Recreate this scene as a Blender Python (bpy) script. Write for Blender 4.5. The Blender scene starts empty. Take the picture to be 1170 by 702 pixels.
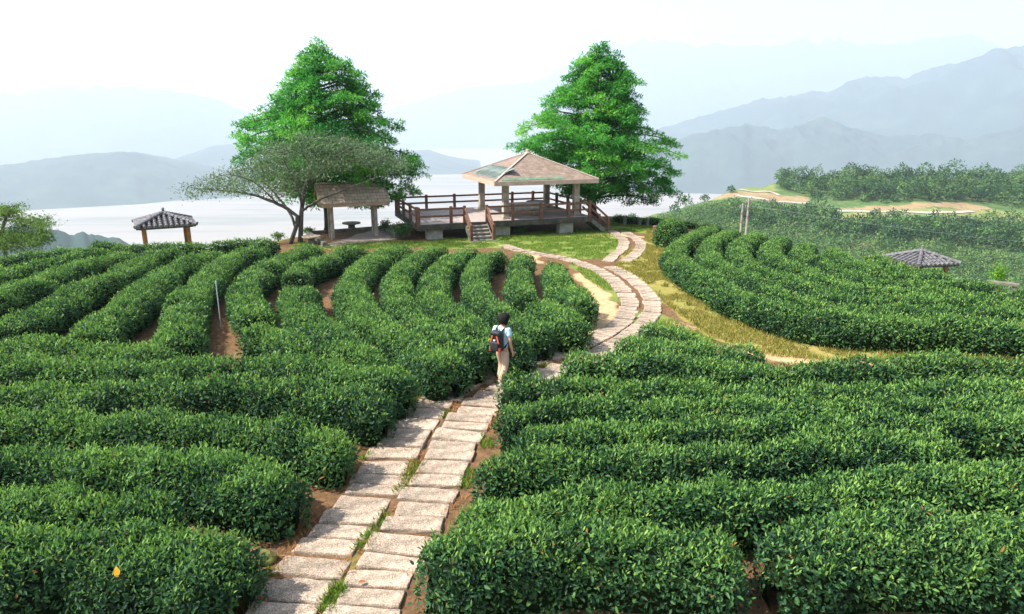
import bpy, bmesh, math, random
import numpy as np
from mathutils import Vector, Matrix, Euler

# ------------------------------------------------------------------ camera, sky, sun, exposure
S = bpy.context.scene
col = S.collection
F, CX, CY, YH, CZ = 780., 585., 351., 140., 6.0
PIT = math.atan((CY - YH) / F)
cam_d = bpy.data.cameras.new("camera")
cam = bpy.data.objects.new("camera", cam_d)
col.objects.link(cam)
cam.location = (0, 0, CZ)
cam.rotation_euler = (math.pi / 2 - PIT, 0, 0)
cam_d.lens = 24.0
cam_d.sensor_width = 36.0
cam_d.clip_start = 0.1
cam_d.clip_end = 60000
S.camera = cam

SUN_AZ, SUN_EL = math.radians(-101), math.radians(50)      # azimuth from +Y (ahead), negative = left
SUN_DIR = Vector((math.sin(SUN_AZ) * math.cos(SUN_EL), math.cos(SUN_AZ) * math.cos(SUN_EL), math.sin(SUN_EL)))
world = bpy.data.worlds.new("World")
S.world = world
world.use_nodes = True
wn = world.node_tree
for n in list(wn.nodes):
    wn.nodes.remove(n)
sky = wn.nodes.new("ShaderNodeTexSky")
sky.sky_type = 'NISHITA'
sky.sun_disc = False
sky.sun_elevation = SUN_EL
sky.sun_rotation = SUN_AZ
sky.altitude = 400
sky.air_density = 1.0
sky.dust_density = 3.0
sky.ozone_density = 1.0
bg = wn.nodes.new("ShaderNodeBackground")
bg.inputs['Strength'].default_value = 0.09
wo = wn.nodes.new("ShaderNodeOutputWorld")
wn.links.new(sky.outputs[0], bg.inputs['Color'])
wn.links.new(bg.outputs[0], wo.inputs['Surface'])

sun_d = bpy.data.lights.new("sun", 'SUN')
sun_d.energy = 5.0
sun_d.angle = math.radians(0.6)
sun_d.color = (1.0, 0.94, 0.84)
sun = bpy.data.objects.new("sun", sun_d)
col.objects.link(sun)
sun.rotation_euler = SUN_DIR.to_track_quat('Z', 'Y').to_euler()
sun.location = (-40, 20, 60)

S.view_settings.view_transform = 'Standard'
S.view_settings.look = 'None'
S.view_settings.gamma = 1
S.view_settings.exposure = 1.34
S.render.engine = 'CYCLES'
cy = S.cycles
cy.use_denoising = True
cy.max_bounces = 8
cy.diffuse_bounces = 3
cy.glossy_bounces = 2
cy.transmission_bounces = 3
cy.volume_bounces = 3
cy.transparent_max_bounces = 8
cy.caustics_reflective = False
cy.caustics_refractive = False
HAZE_DENSITY = 0.000165

rng = np.random.default_rng(7)
random.seed(7)

# ------------------------------------------------------------------ terrain functions
EDGE = np.array([(-90, 20), (-40, 31), (-24, 34), (-15.5, 36.5), (-13.5, 44), (-7, 53), (2, 57), (10, 56), (12.5, 46),
                 (14.3, 38), (16.0, 33), (17.2, 29), (18.6, 25), (24, 17), (30, 6), (34, -60)], float)


def sdist(X, Y):
    X = np.asarray(X, float); Y = np.asarray(Y, float)
    best = np.full(X.shape, 1e9); sg = np.zeros(X.shape)
    for a, b in zip(EDGE[:-1], EDGE[1:]):
        d = b - a; L2 = d @ d
        t = np.clip(((X - a[0]) * d[0] + (Y - a[1]) * d[1]) / L2, 0, 1)
        r = np.hypot(a[0] + t * d[0] - X, a[1] + t * d[1] - Y)
        c = d[0] * (Y - a[1]) - d[1] * (X - a[0])
        m = r < best - 1e-9
        best = np.where(m, r, best); sg = np.where(m, np.sign(c), sg)
    return best * sg


def ground_z(X, Y):
    Y = np.asarray(Y, float)
    b = -.028 * np.log1p(np.exp(np.clip((Y - 13) / 2., -50, 50))) * 2.
    b = np.maximum(b, -.028 * 47)
    t = np.maximum(0, sdist(X, Y) + 4)
    fall = np.where(t < 14, .017 * t * t, .017 * 196 + .476 * (t - 14))
    return b - fall


SP, CP = math.sin(PIT), math.cos(PIT)
TS = np.arange(2, 90, .04)


def ray(px, py):
    u = (px - CX) / F; v = (py - CY) / F
    return np.array([u, CP - v * SP, -SP - v * CP])


def at(px, py, h=0.):
    """the point of the hilltop (raised by h) seen at a pixel of the photograph"""
    d = ray(px, py)
    z = CZ + TS * d[2] - (ground_z(TS * d[0], TS * d[1]) + h)
    neg = z < 0
    i = int(np.argmax(neg)) if neg.any() else int(np.argmin(np.abs(z)))
    if i == 0 or not neg.any():
        t = TS[i]
    else:
        t = TS[i - 1] + (TS[i] - TS[i - 1]) * z[i - 1] / (z[i - 1] - z[i])
    return np.array([t * d[0], t * d[1]])


def at_plane(px, py, z):
    d = ray(px, py); t = (z - CZ) / d[2]
    return np.array([t * d[0], t * d[1], z])


def at_depth(px, py, Y):
    d = ray(px, py); t = Y / d[1]
    return np.array([t * d[0], Y, CZ + t * d[2]])


def gz(x, y):
    return float(ground_z(np.array([x]), np.array([y]))[0])


def spline(pts, step):
    """Catmull-Rom through plan points, resampled evenly"""
    P = np.array(pts, float)
    if len(P) == 2:
        P = np.array([P[0], (P[0] + P[1]) / 2, P[1]])
    Q = np.vstack([2 * P[0] - P[1], P, 2 * P[-1] - P[-2]])
    out = []
    for i in range(1, len(Q) - 2):
        t = np.linspace(0, 1, 24, endpoint=False)[:, None]
        p0, p1, p2, p3 = Q[i - 1], Q[i], Q[i + 1], Q[i + 2]
        out.append(.5 * ((2 * p1) + (-p0 + p2) * t + (2 * p0 - 5 * p1 + 4 * p2 - p3) * t ** 2 + (-p0 + 3 * p1 - 3 * p2 + p3) * t ** 3))
    out.append(P[-1:])
    C = np.vstack(out)
    # light smoothing
    for _ in range(12):
        C[1:-1] = .5 * C[1:-1] + .25 * (C[:-2] + C[2:])
    s = np.concatenate([[0], np.cumsum(np.hypot(*np.diff(C[:, :2], axis=0).T))])
    n = max(2, int(round(s[-1] / step)) + 1)
    q = np.linspace(0, s[-1], n)
    return np.stack([np.interp(q, s, C[:, k]) for k in range(C.shape[1])], 1), s[-1]


# ------------------------------------------------------------------ value noise
def _hash(ix, iy, iz, seed):
    h = (ix.astype(np.int64) * 374761393 + iy.astype(np.int64) * 668265263 + iz.astype(np.int64) * 2147483647 + seed * 1274126177) & 0xffffffff
    h = ((h ^ (h >> 13)) * 1274126177) & 0xffffffff
    h = h ^ (h >> 16)
    return (h & 0xffff) / 65535.0


def vnoise(p, seed=0):
    p = np.asarray(p, float)
    i = np.floor(p).astype(np.int64); f = p - i
    f = f * f * (3 - 2 * f)
    r = 0
    for dx in (0, 1):
        for dy in (0, 1):
            for dz in (0, 1):
                w = (f[..., 0] if dx else 1 - f[..., 0]) * (f[..., 1] if dy else 1 - f[..., 1]) * (f[..., 2] if dz else 1 - f[..., 2])
                r = r + w * _hash(i[..., 0] + dx, i[..., 1] + dy, i[..., 2] + dz, seed)
    return r


def fbm(p, oct=4, seed=0):
    p = np.asarray(p, float); a = .5; r = 0; t = 0
    for k in range(oct):
        r = r + a * vnoise(p * 2 ** k, seed + k); t += a; a *= .5
    return r / t


# ------------------------------------------------------------------ materials
MATS = {}


def nodes_of(m):
    m.use_nodes = True
    return m.node_tree.nodes, m.node_tree.links


def mat(name, color, rough=.8, var=.25, scale=6., bump=.0, bscale=40., spec=.3, tint=None, objvar=0.):
    """plain procedural surface: base colour varied by noise, optional bump, optional second tint in patches"""
    m = bpy.data.materials.new(name); N, L = nodes_of(m)
    b = N['Principled BSDF']
    tc = N.new('ShaderNodeTexCoord')
    no = N.new('ShaderNodeTexNoise'); no.inputs['Scale'].default_value = scale; no.inputs['Detail'].default_value = 6
    no.inputs['Roughness'].default_value = .65
    L.new(tc.outputs['Object'], no.inputs['Vector'])
    cr = N.new('ShaderNodeValToRGB')
    c = np.array(color); t = np.array(tint) if tint is not None else c
    e = cr.color_ramp.elements
    e[0].position = .3; e[1].position = .7
    e[0].color = (*np.clip(t * (1 - var), 0, 1), 1); e[1].color = (*np.clip(c * (1 + var), 0, 1), 1)
    L.new(no.outputs['Fac'], cr.inputs['Fac'])
    out = cr.outputs['Color']
    if objvar:
        oi = N.new('ShaderNodeObjectInfo')
        mr = N.new('ShaderNodeMapRange'); mr.inputs[3].default_value = 1 - objvar; mr.inputs[4].default_value = 1 + objvar
        L.new(oi.outputs['Random'], mr.inputs[0])
        mx = N.new('ShaderNodeMix'); mx.data_type = 'RGBA'; mx.blend_type = 'MULTIPLY'; mx.inputs['Factor'].default_value = 1
        L.new(out, mx.inputs['A']); L.new(mr.outputs[0], mx.inputs['B'])
        out = mx.outputs['Result']
    L.new(out, b.inputs['Base Color'])
    b.inputs['Roughness'].default_value = rough
    b.inputs['Specular IOR Level'].default_value = spec
    if bump:
        n2 = N.new('ShaderNodeTexNoise'); n2.inputs['Scale'].default_value = bscale; n2.inputs['Detail'].default_value = 5
        L.new(tc.outputs['Object'], n2.inputs['Vector'])
        bp = N.new('ShaderNodeBump'); bp.inputs['Strength'].default_value = bump; bp.inputs['Distance'].default_value = .02
        L.new(n2.outputs['Fac'], bp.inputs['Height']); L.new(bp.outputs['Normal'], b.inputs['Normal'])
    MATS[name] = m
    return m


def leaf_mat(name, stops, rough=.45, spec=.4, trans=.3, tgain=1.3):
    """foliage: colour per leaf from the 'tint' attribute, with light passing through the blades"""
    m = bpy.data.materials.new(name); N, L = nodes_of(m)
    b = N['Principled BSDF']; o = N['Material Output']
    a = N.new('ShaderNodeAttribute'); a.attribute_name = 'tint'
    cr = N.new('ShaderNodeValToRGB'); e = cr.color_ramp.elements
    e[0].position, e[0].color = stops[0][0], (*stops[0][1], 1)
    e[1].position, e[1].color = stops[-1][0], (*stops[-1][1], 1)
    for p, c in stops[1:-1]:
        x = e.new(p); x.color = (*c, 1)
    L.new(a.outputs['Fac'], cr.inputs['Fac'])
    L.new(cr.outputs['Color'], b.inputs['Base Color'])
    b.inputs['Roughness'].default_value = rough
    b.inputs['Specular IOR Level'].default_value = spec
    tr = N.new('ShaderNodeBsdfTranslucent')
    g = N.new('ShaderNodeMix'); g.data_type = 'RGBA'; g.blend_type = 'MULTIPLY'; g.inputs['Factor'].default_value = 1
    L.new(cr.outputs['Color'], g.inputs['A']); g.inputs['B'].default_value = (tgain, tgain, tgain * .6, 1)
    L.new(g.outputs['Result'], tr.inputs['Color'])
    mx = N.new('ShaderNodeMixShader'); mx.inputs[0].default_value = trans
    L.new(b.outputs[0], mx.inputs[1]); L.new(tr.outputs[0], mx.inputs[2])
    L.new(mx.outputs[0], o.inputs['Surface'])
    MATS[name] = m
    return m


# ------------------------------------------------------------------ object helpers
def tag(o, label=None, cat=None, group=None, kind=None):
    if label: o['label'] = label
    if cat: o['category'] = cat
    if group: o['group'] = group
    if kind: o['kind'] = kind
    return o


def empty(name, loc, rz=0.):
    o = bpy.data.objects.new(name, None); col.objects.link(o)
    o.location = loc; o.rotation_euler = (0, 0, rz); o.empty_display_size = .2
    return o


def link_mesh(name, me, parent=None, loc=None):
    o = bpy.data.objects.new(name, me); col.objects.link(o)
    if parent is not None: o.parent = parent
    if loc is not None: o.location = loc
    return o


def mesh_np(name, V, Q, mats, attrs=None, mi=None, smooth=False, parent=None, tri=False):
    """mesh object from numpy vertices and equal-sided faces"""
    me = bpy.data.meshes.new(name)
    k = Q.shape[1]
    me.vertices.add(len(V)); me.vertices.foreach_set('co', np.ascontiguousarray(V, np.float32).ravel())
    me.loops.add(Q.size); me.loops.foreach_set('vertex_index', np.ascontiguousarray(Q, np.int32).ravel())
    me.polygons.add(len(Q)); me.polygons.foreach_set('loop_start', np.arange(0, Q.size, k, dtype=np.int32))
    if mi is not None: me.polygons.foreach_set('material_index', np.ascontiguousarray(mi, np.int32))
    if smooth: me.polygons.foreach_set('use_smooth', np.ones(len(Q), bool))
    for m in (mats if isinstance(mats, (list, tuple)) else [mats]):
        me.materials.append(m)
    for an, av in (attrs or {}).items():
        if av.ndim == 1:
            at_ = me.attributes.new(an, 'FLOAT', 'POINT'); at_.data.foreach_set('value', np.ascontiguousarray(av, np.float32))
        else:
            at_ = me.attributes.new(an, 'FLOAT_COLOR', 'POINT'); at_.data.foreach_set('color', np.ascontiguousarray(av, np.float32).ravel())
    me.update(calc_edges=True)
    return link_mesh(name, me, parent)


class MB:
    """collects boxes, bars, tubes and lathes and links them as one mesh object"""
    def __init__(s):
        s.v = []; s.f = []; s.m = []; s.cur = 0

    def add(s, V, Fc):
        n = len(s.v); s.v += [tuple(map(float, p)) for p in V]; s.f += [tuple(i + n for i in f) for f in Fc]; s.m += [s.cur] * len(Fc)
        return s

    def box(s, c, size, rz=0., M=None, taper=1.):
        x, y, z = [k / 2 for k in size]
        P = [Vector((a * x * (taper if d > 0 else 1), b * y * (taper if d > 0 else 1), d * z)) for d in (-1, 1) for a, b in ((-1, -1), (1, -1), (1, 1), (-1, 1))]
        R = M if M is not None else Matrix.Rotation(rz, 3, 'Z')
        return s.add([R @ p + Vector(c) for p in P], [(3, 2, 1, 0), (4, 5, 6, 7), (0, 1, 5, 4), (1, 2, 6, 5), (2, 3, 7, 6), (3, 0, 4, 7)])

    def bar(s, a, b, w, h, up=(0, 0, 1)):
        a = Vector(a); b = Vector(b); d = (b - a); L = d.length; d.normalize()
        sd = d.cross(Vector(up)); 
        if sd.length < 1e-4: sd = Vector((1, 0, 0))
        sd.normalize(); u = sd.cross(d)
        M = Matrix((d, sd, u)).transposed()
        return s.box((a + b) / 2, (L, w, h), M=M)

    def tube(s, pts, radii, n=8, cap=True):
        pts = [Vector(p) for p in pts]
        if not hasattr(radii, '__len__'): radii = [radii] * len(pts)
        V = []; Fc = []
        prev = None
        for i, p in enumerate(pts):
            d = (pts[min(i + 1, len(pts) - 1)] - pts[max(i - 1, 0)]).normalized()
            a = prev if prev is not None else (Vector((0, 0, 1)) if abs(d.z) < .9 else Vector((1, 0, 0)))
            x = (a - d * a.dot(d)).normalized(); prev = x
            y = d.cross(x)
            for k in range(n):
                t = 2 * math.pi * k / n
                V.append(p + (x * math.cos(t) + y * math.sin(t)) * radii[i])
        for i in range(len(pts) - 1):
            for k in range(n):
                k2 = (k + 1) % n
                Fc.append((i * n + k, i * n + k2, (i + 1) * n + k2, (i + 1) * n + k))
        if cap:
            Fc.append(tuple(range(n - 1, -1, -1))); Fc.append(tuple(range((len(pts) - 1) * n, len(pts) * n)))
        return s.add(V, Fc)

    def lathe(s, c, prof, n=16):
        V = []; Fc = []
        for r, z in prof:
            for k in range(n):
                t = 2 * math.pi * k / n
                V.append((c[0] + r * math.cos(t), c[1] + r * math.sin(t), c[2] + z))
        for i in range(len(prof) - 1):
            for k in range(n):
                k2 = (k + 1) % n
                Fc.append((i * n + k, i * n + k2, (i + 1) * n + k2, (i + 1) * n + k))
        Fc.append(tuple(range(n - 1, -1, -1))); Fc.append(tuple(range((len(prof) - 1) * n, len(prof) * n)))
        return s.add(V, Fc)

    def build(s, name, mats, parent=None, bevel=0., smooth=False, loc=None):
        me = bpy.data.meshes.new(name)
        me.from_pydata(s.v, [], s.f)
        for m in (mats if isinstance(mats, (list, tuple)) else [mats]): me.materials.append(m)
        if len(set(s.m)) > 1: me.polygons.foreach_set('material_index', np.array(s.m, np.int32))
        if bevel:
            bm = bmesh.new(); bm.from_mesh(me)
            ed = [e for e in bm.edges if len(e.link_faces) == 2 and e.calc_face_angle(0) > .6]
            bmesh.ops.bevel(bm, geom=ed, offset=bevel, segments=2, affect='EDGES', profile=.6)
            bm.to_mesh(me); bm.free()
        if smooth: me.polygons.foreach_set('use_smooth', np.ones(len(me.polygons), bool))
        me.update()
        return link_mesh(name, me, parent, loc)


def rot_part(o, loc): o.location = loc


# ------------------------------------------------------------------ foliage helpers
def norm(a): return a / np.maximum(np.linalg.norm(a, axis=-1, keepdims=True), 1e-9)


def leaves(pos, nrm, L, W, r, fine=False, up=.5, spread=.7, dirup=.35, dirn=.6):
    """leaf blades at pos: vertices, quads; each blade points outward-ish with a random twist"""
    n = len(pos)
    d = norm(norm(r.normal(size=(n, 3))) + dirn * nrm + np.array([0, 0, dirup]))
    nn = norm(nrm + np.array([0, 0, up]) + spread * norm(r.normal(size=(n, 3))))
    nn = nn - d * (nn * d).sum(1, keepdims=True); nn = norm(nn)
    sd = np.cross(d, nn)
    L = np.broadcast_to(L, (n,))[:, None]; W = np.broadcast_to(W, (n,))[:, None]
    if fine:
        b = pos; t = pos + d * L - nn * L * .14
        m1 = pos + d * L * .34; m2 = pos + d * L * .72 - nn * L * .05
        V = np.stack([b, m1 + sd * W * .5 + nn * W * .16, m2 + sd * W * .38 + nn * W * .12, t, m2 - sd * W * .38 + nn * W * .12, m1 - sd * W * .5 + nn * W * .16], 1).reshape(-1, 3)
        o = np.arange(n)[:, None] * 6
        Q = np.concatenate([o + np.array([0, 1, 2, 3]), o + np.array([0, 3, 4, 5])], 1).reshape(-1, 4)
        return V, Q, 6
    b = pos; t = pos + d * L
    m = pos + d * L * .45
    V = np.stack([b, m + sd * W * .5 + nn * W * .14, t - nn * L * .08, m - sd * W * .5 + nn * W * .14], 1).reshape(-1, 3)
    Q = np.arange(n * 4).reshape(n, 4)
    return V, Q, 4


def grid_scatter(P, n, r):
    """n random points and normals on a grid surface P (ns, nf, 3), even by area"""
    e1 = P[1:, :-1] - P[:-1, :-1]; e2 = P[:-1, 1:] - P[:-1, :-1]
    N = np.cross(e1, e2); A = np.linalg.norm(N, axis=-1)
    N = N / np.maximum(A[..., None], 1e-9)
    flat = A.ravel(); idx = r.choice(len(flat), n, p=flat / flat.sum())
    i, j = np.divmod(idx, A.shape[1])
    u = r.random(n)[:, None]; v = r.random(n)[:, None]
    p = (P[i, j] * (1 - u) * (1 - v) + P[i + 1, j] * u * (1 - v) + P[i, j + 1] * (1 - u) * v + P[i + 1, j + 1] * u * v)
    return p, N[i, j], A.sum()


def grid_area(P):
    e1 = P[1:, :-1] - P[:-1, :-1]; e2 = P[:-1, 1:] - P[:-1, :-1]
    return np.linalg.norm(np.cross(e1, e2), axis=-1).sum()


def grid_quads(a, b, wrap=False):
    i, j = np.meshgrid(np.arange(a - 1), np.arange(b - 1), indexing='ij')
    i = i.ravel(); j = j.ravel()
    return np.stack([i * b + j, (i + 1) * b + j, (i + 1) * b + j + 1, i * b + j + 1], 1)
# ------------------------------------------------------------------ material palette
mat('stone', (.46, .355, .27), rough=.9, var=.24, scale=4, bump=.5, bscale=70, spec=.25, tint=(.27, .225, .17), objvar=.16)
def speckle(m, amt=.4, scale=130):
    N, L = nodes_of(m); b = N['Principled BSDF']
    src = b.inputs['Base Color'].links[0].from_socket
    tc = N['Texture Coordinate']
    v = N.new('ShaderNodeTexNoise'); v.inputs['Scale'].default_value = scale; v.inputs['Detail'].default_value = 2
    L.new(tc.outputs['Object'], v.inputs['Vector'])
    r = N.new('ShaderNodeMapRange'); r.inputs[1].default_value = .3; r.inputs[2].default_value = .7; r.inputs[3].default_value = 1 - amt; r.inputs[4].default_value = 1 + amt * .6
    L.new(v.outputs['Fac'], r.inputs[0])
    x = N.new('ShaderNodeMix'); x.data_type = 'RGBA'; x.blend_type = 'MULTIPLY'; x.inputs['Factor'].default_value = 1
    L.new(src, x.inputs['A']); L.new(r.outputs[0], x.inputs['B']); L.new(x.outputs['Result'], b.inputs['Base Color'])
speckle(MATS['stone'], .6, 55)
mat('concrete', (.42, .38, .32), var=.2, scale=3, bump=.3, bscale=30, tint=(.33, .31, .26))
mat('mossy_concrete', (.17, .17, .13), var=.35, scale=2.2, bump=.4, bscale=20, tint=(.08, .085, .06))
mat('wood_rail', (.16, .078, .05), var=.3, scale=4, bump=.25, bscale=40, rough=.7)
mat('wood_pale', (.40, .27, .17), var=.25, scale=3, bump=.25, bscale=30, rough=.75)
mat('fascia', (.50, .36, .28), var=.2, scale=2.5, bump=.15, bscale=30, rough=.7, tint=(.5, .36, .28))
mat('deck_floor', (.36, .30, .27), var=.3, scale=4, bump=.3, bscale=12, rough=.85)
mat('column', (.40, .35, .28), var=.3, scale=2.2, bump=.3, bscale=25, tint=(.27, .225, .16))
mat('green_flashing', (.09, .20, .12), var=.5, scale=3, rough=.6, tint=(.22, .24, .18))
mat('ridge_cap', (.42, .34, .29), var=.2, scale=4, rough=.7)
mat('dark_tile', (.17, .165, .175), var=.35, scale=7, bump=.2, bscale=50, rough=.5, spec=.45, tint=(.09, .085, .095))
mat('deck_edge', (.075, .065, .05), var=.4, scale=2.2, bump=.4, bscale=20, tint=(.04, .042, .03))
mat('tile_gap_shade', (.05, .05, .055), var=.25, scale=8, rough=.85)  # shadow lines between roof tiles, put into the deck colour beneath them
mat('orange_post', (.30, .13, .06), var=.3, scale=4, rough=.7, bump=.2)
mat('paving', (.30, .23, .19), var=.3, scale=3, bump=.4, bscale=16)
mat('bark', (.06, .045, .034), var=.4, scale=6, bump=.8, bscale=25, rough=.95)
mat('grey_bark', (.10, .09, .078), var=.4, scale=7, bump=.7, bscale=30, rough=.95)
mat('moss_rock', (.16, .16, .03), var=.5, scale=9, bump=.8, bscale=30, rough=.95, tint=(.12, .11, .09))
mat('metal_pole', (.42, .44, .44), rough=.5, var=.1)
mat('hose', (.55, .55, .50), rough=.5, var=.2)
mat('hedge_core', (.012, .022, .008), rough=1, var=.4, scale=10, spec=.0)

def shingle_mat(name, c1, c2, rows=6.2):
    """courses of shingles: each course its own line, single shingles differing in tone"""
    m = bpy.data.materials.new(name); N, L = nodes_of(m); b = N['Principled BSDF']
    uv = N.new('ShaderNodeUVMap')
    br = N.new('ShaderNodeTexBrick'); br.inputs['Scale'].default_value = 1.0
    br.offset = .5; br.inputs['Mortar Size'].default_value = .016; br.inputs['Mortar Smooth'].default_value = .3
    br.inputs['Brick Width'].default_value = .38; br.inputs['Row Height'].default_value = 1 / rows
    br.inputs['Color1'].default_value = (*c1, 1); br.inputs['Color2'].default_value = (*c2, 1); br.inputs['Mortar'].default_value = (.17, .115, .09, 1)
    L.new(uv.outputs[0], br.inputs['Vector'])
    no = N.new('ShaderNodeTexNoise'); no.inputs['Scale'].default_value = 3; no.inputs['Detail'].default_value = 5
    L.new(uv.outputs[0], no.inputs['Vector'])
    mr = N.new('ShaderNodeMapRange'); mr.inputs[1].default_value = .3; mr.inputs[2].default_value = .7; mr.inputs[3].default_value = .75; mr.inputs[4].default_value = 1.2
    L.new(no.outputs['Fac'], mr.inputs[0])
    mx = N.new('ShaderNodeMix'); mx.data_type = 'RGBA'; mx.blend_type = 'MULTIPLY'; mx.inputs['Factor'].default_value = 1
    L.new(br.outputs['Color'], mx.inputs['A']); L.new(mr.outputs[0], mx.inputs['B'])
    L.new(mx.outputs['Result'], b.inputs['Base Color']); b.inputs['Roughness'].default_value = .8
    bp = N.new('ShaderNodeBump'); bp.inputs['Strength'].default_value = .5; bp.inputs['Distance'].default_value = .02
    L.new(br.outputs['Fac'], bp.inputs['Height']); bp.invert = True; L.new(bp.outputs['Normal'], b.inputs['Normal'])
    MATS[name] = m
    return m
shingle_mat('roof_shingle', (.28, .205, .155), (.205, .148, .115), rows=4.2)
shingle_mat('brown_shingle', (.44, .34, .25), (.36, .27, .19), rows=4.2)

leaf_mat('tea_leaf', [(0, (.008, .036, .020)), (.30, (.032, .106, .038)), (.6, (.115, .25, .058)), (.97, (.23, .385, .08)), (1, (.30, .15, .05))], rough=.55, spec=.28, trans=.3)
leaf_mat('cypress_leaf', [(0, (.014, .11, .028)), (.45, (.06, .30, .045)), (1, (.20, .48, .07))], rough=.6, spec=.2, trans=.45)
leaf_mat('grey_leaf', [(0, (.05, .105, .055)), (.5, (.105, .18, .095)), (1, (.20, .28, .16))], rough=.55, spec=.3, trans=.3)
leaf_mat('young_leaf', [(0, (.04, .10, .02)), (.5, (.10, .19, .04)), (1, (.2, .30, .07))], rough=.55, spec=.25, trans=.35)
leaf_mat('lime_leaf', [(0, (.07, .20, .02)), (.5, (.14, .33, .03)), (1, (.25, .45, .05))], rough=.5, spec=.25, trans=.35)
leaf_mat('wood_leaf', [(0, (.014, .055, .022)), (.5, (.038, .105, .036)), (1, (.13, .23, .06))], rough=.65, spec=.2, trans=.25)
leaf_mat('scrub_leaf', [(0, (.035, .10, .034)), (.5, (.075, .16, .05)), (1, (.18, .27, .08))], rough=.65, spec=.2, trans=.25)
leaf_mat('lawn_blade', [(0, (.05, .13, .015)), (.5, (.12, .23, .025)), (1, (.25, .33, .05))], rough=.6, spec=.2, trans=.35)
leaf_mat('straw_blade', [(0, (.10, .16, .03)), (.5, (.27, .25, .055)), (1, (.46, .36, .12))], rough=.6, spec=.2, trans=.35)

# ------------------------------------------------------------------ the hilltop ground
def in_poly(X, Y, poly):
    c = np.zeros(X.shape, bool); n = len(poly)
    for i in range(n):
        x1, y1 = poly[i]; x2, y2 = poly[(i + 1) % n]
        with np.errstate(divide='ignore', invalid='ignore'):
            k = ((y1 > Y) != (y2 > Y)) & (X < (x2 - x1) * (Y - y1) / (y2 - y1 + 1e-12) + x1)
        c ^= k
    return c

def poly_px(pts): return [tuple(at(*p)) for p in pts]

LAWN = [poly_px([(455, 279), (520, 272), (590, 268), (640, 262), (690, 262), (706, 270), (712, 282), (694, 296), (660, 297), (620, 289), (585, 284), (520, 284)]),
        poly_px([(650, 300), (672, 306), (700, 322), (716, 342), (712, 352), (690, 333), (668, 318)]),
        poly_px([(330, 283), (345, 276), (362, 283), (400, 288), (450, 283), (520, 285), (470, 276), (440, 276)]),
        poly_px([(716, 362), (745, 352), (790, 376), (830, 396), (790, 392), (740, 375)]),
        poly_px([(395, 640), (415, 610), (428, 615), (404, 660), (382, 702), (360, 702)]),
        poly_px([(300, 272), (335, 262), (440, 255), (440, 262), (340, 270)]),
        poly_px([(690, 262), (700, 250), (760, 252), (790, 262), (750, 268)])]
YELLOW = [poly_px([(712, 290), (734, 280), (740, 262), (756, 266), (790, 270), (785, 300), (790, 325), (820, 350), (860, 370), (910, 385), (970, 396), (1180, 404), (1180, 420), (960, 414), (880, 408), (810, 385), (765, 352), (730, 322), (700, 306)])]
SAND = [poly_px([(655, 308), (672, 318), (700, 340), (711, 356), (702, 374), (680, 386), (655, 392), (650, 372), (672, 362), (676, 345), (668, 330), (655, 318)]), poly_px([(758, 366), (778, 368), (800, 377), (790, 381)]),
        poly_px([(830, 392), (870, 400), (905, 409), (960, 413), (1040, 416), (1170, 424), (1170, 428), (1000, 419), (900, 415), (850, 403)]),
        poly_px([(600, 288), (618, 293), (620, 302), (604, 298)]),
        poly_px([(640, 268), (750, 272), (700, 266)])]
NEEDLE = [poly_px([(555, 475), (572, 470), (580, 500), (570, 530), (545, 540), (535, 570), (552, 512)]), poly_px([(430, 470), (470, 440), (520, 425), (560, 420), (520, 445), (480, 465), (440, 500)])]

def axis(a, b, step, lo, hi, grow=1.16):
    mid = np.arange(a, b + 1e-6, step)
    L = [a]; s = step
    while L[-1] > lo: s *= grow; L.append(L[-1] - s)
    R = [mid[-1]]; s = step
    while R[-1] < hi: s *= grow; R.append(R[-1] + s)
    return np.concatenate([L[:0:-1], mid, R[1:]])

gx = axis(-28, 24, .22, -620, 420); gy = axis(4, 50, .22, -60, 640)
GX, GY = np.meshgrid(gx, gy, indexing='ij')
GZ = ground_z(GX, GY)
near = (np.abs(GX) < 30) & (GY < 60)
p3 = np.stack([GX * 2.2, GY * 2.2, GX * 0], -1)
GZ = GZ + np.where(near, (fbm(p3, 3, 3) - .5) * .07, (fbm(p3 / 20, 4, 4) - .5) * np.clip(-GZ * .05, 0, 4))
wob = (fbm(np.stack([GX * .9, GY * .9, GX * 0 + 5], -1), 3, 9) - .5) * 1.1
wob2 = (fbm(np.stack([GX * .9, GY * .9, GX * 0 + 9], -1), 3, 19) - .5) * 1.1
def mask(polys):
    m = np.zeros(GX.shape)
    for p in polys: m = np.maximum(m, in_poly(GX + wob * .5, GY + wob2 * .8, p))
    for _ in range(2):
        m[1:-1, 1:-1] = (m[1:-1, 1:-1] * 2 + m[:-2, 1:-1] + m[2:, 1:-1] + m[1:-1, :-2] + m[1:-1, 2:]) / 6
    return m
mL = mask(LAWN); mY = mask(YELLOW); mS = mask(SAND)
sd_ = sdist(GX, GY)
mL = np.maximum(mL, np.clip((sd_ + 0.2) / 1.5, 0, 1))
cov = np.stack([mL, mY, mS, np.ones_like(mL)], -1).reshape(-1, 4)

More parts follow.
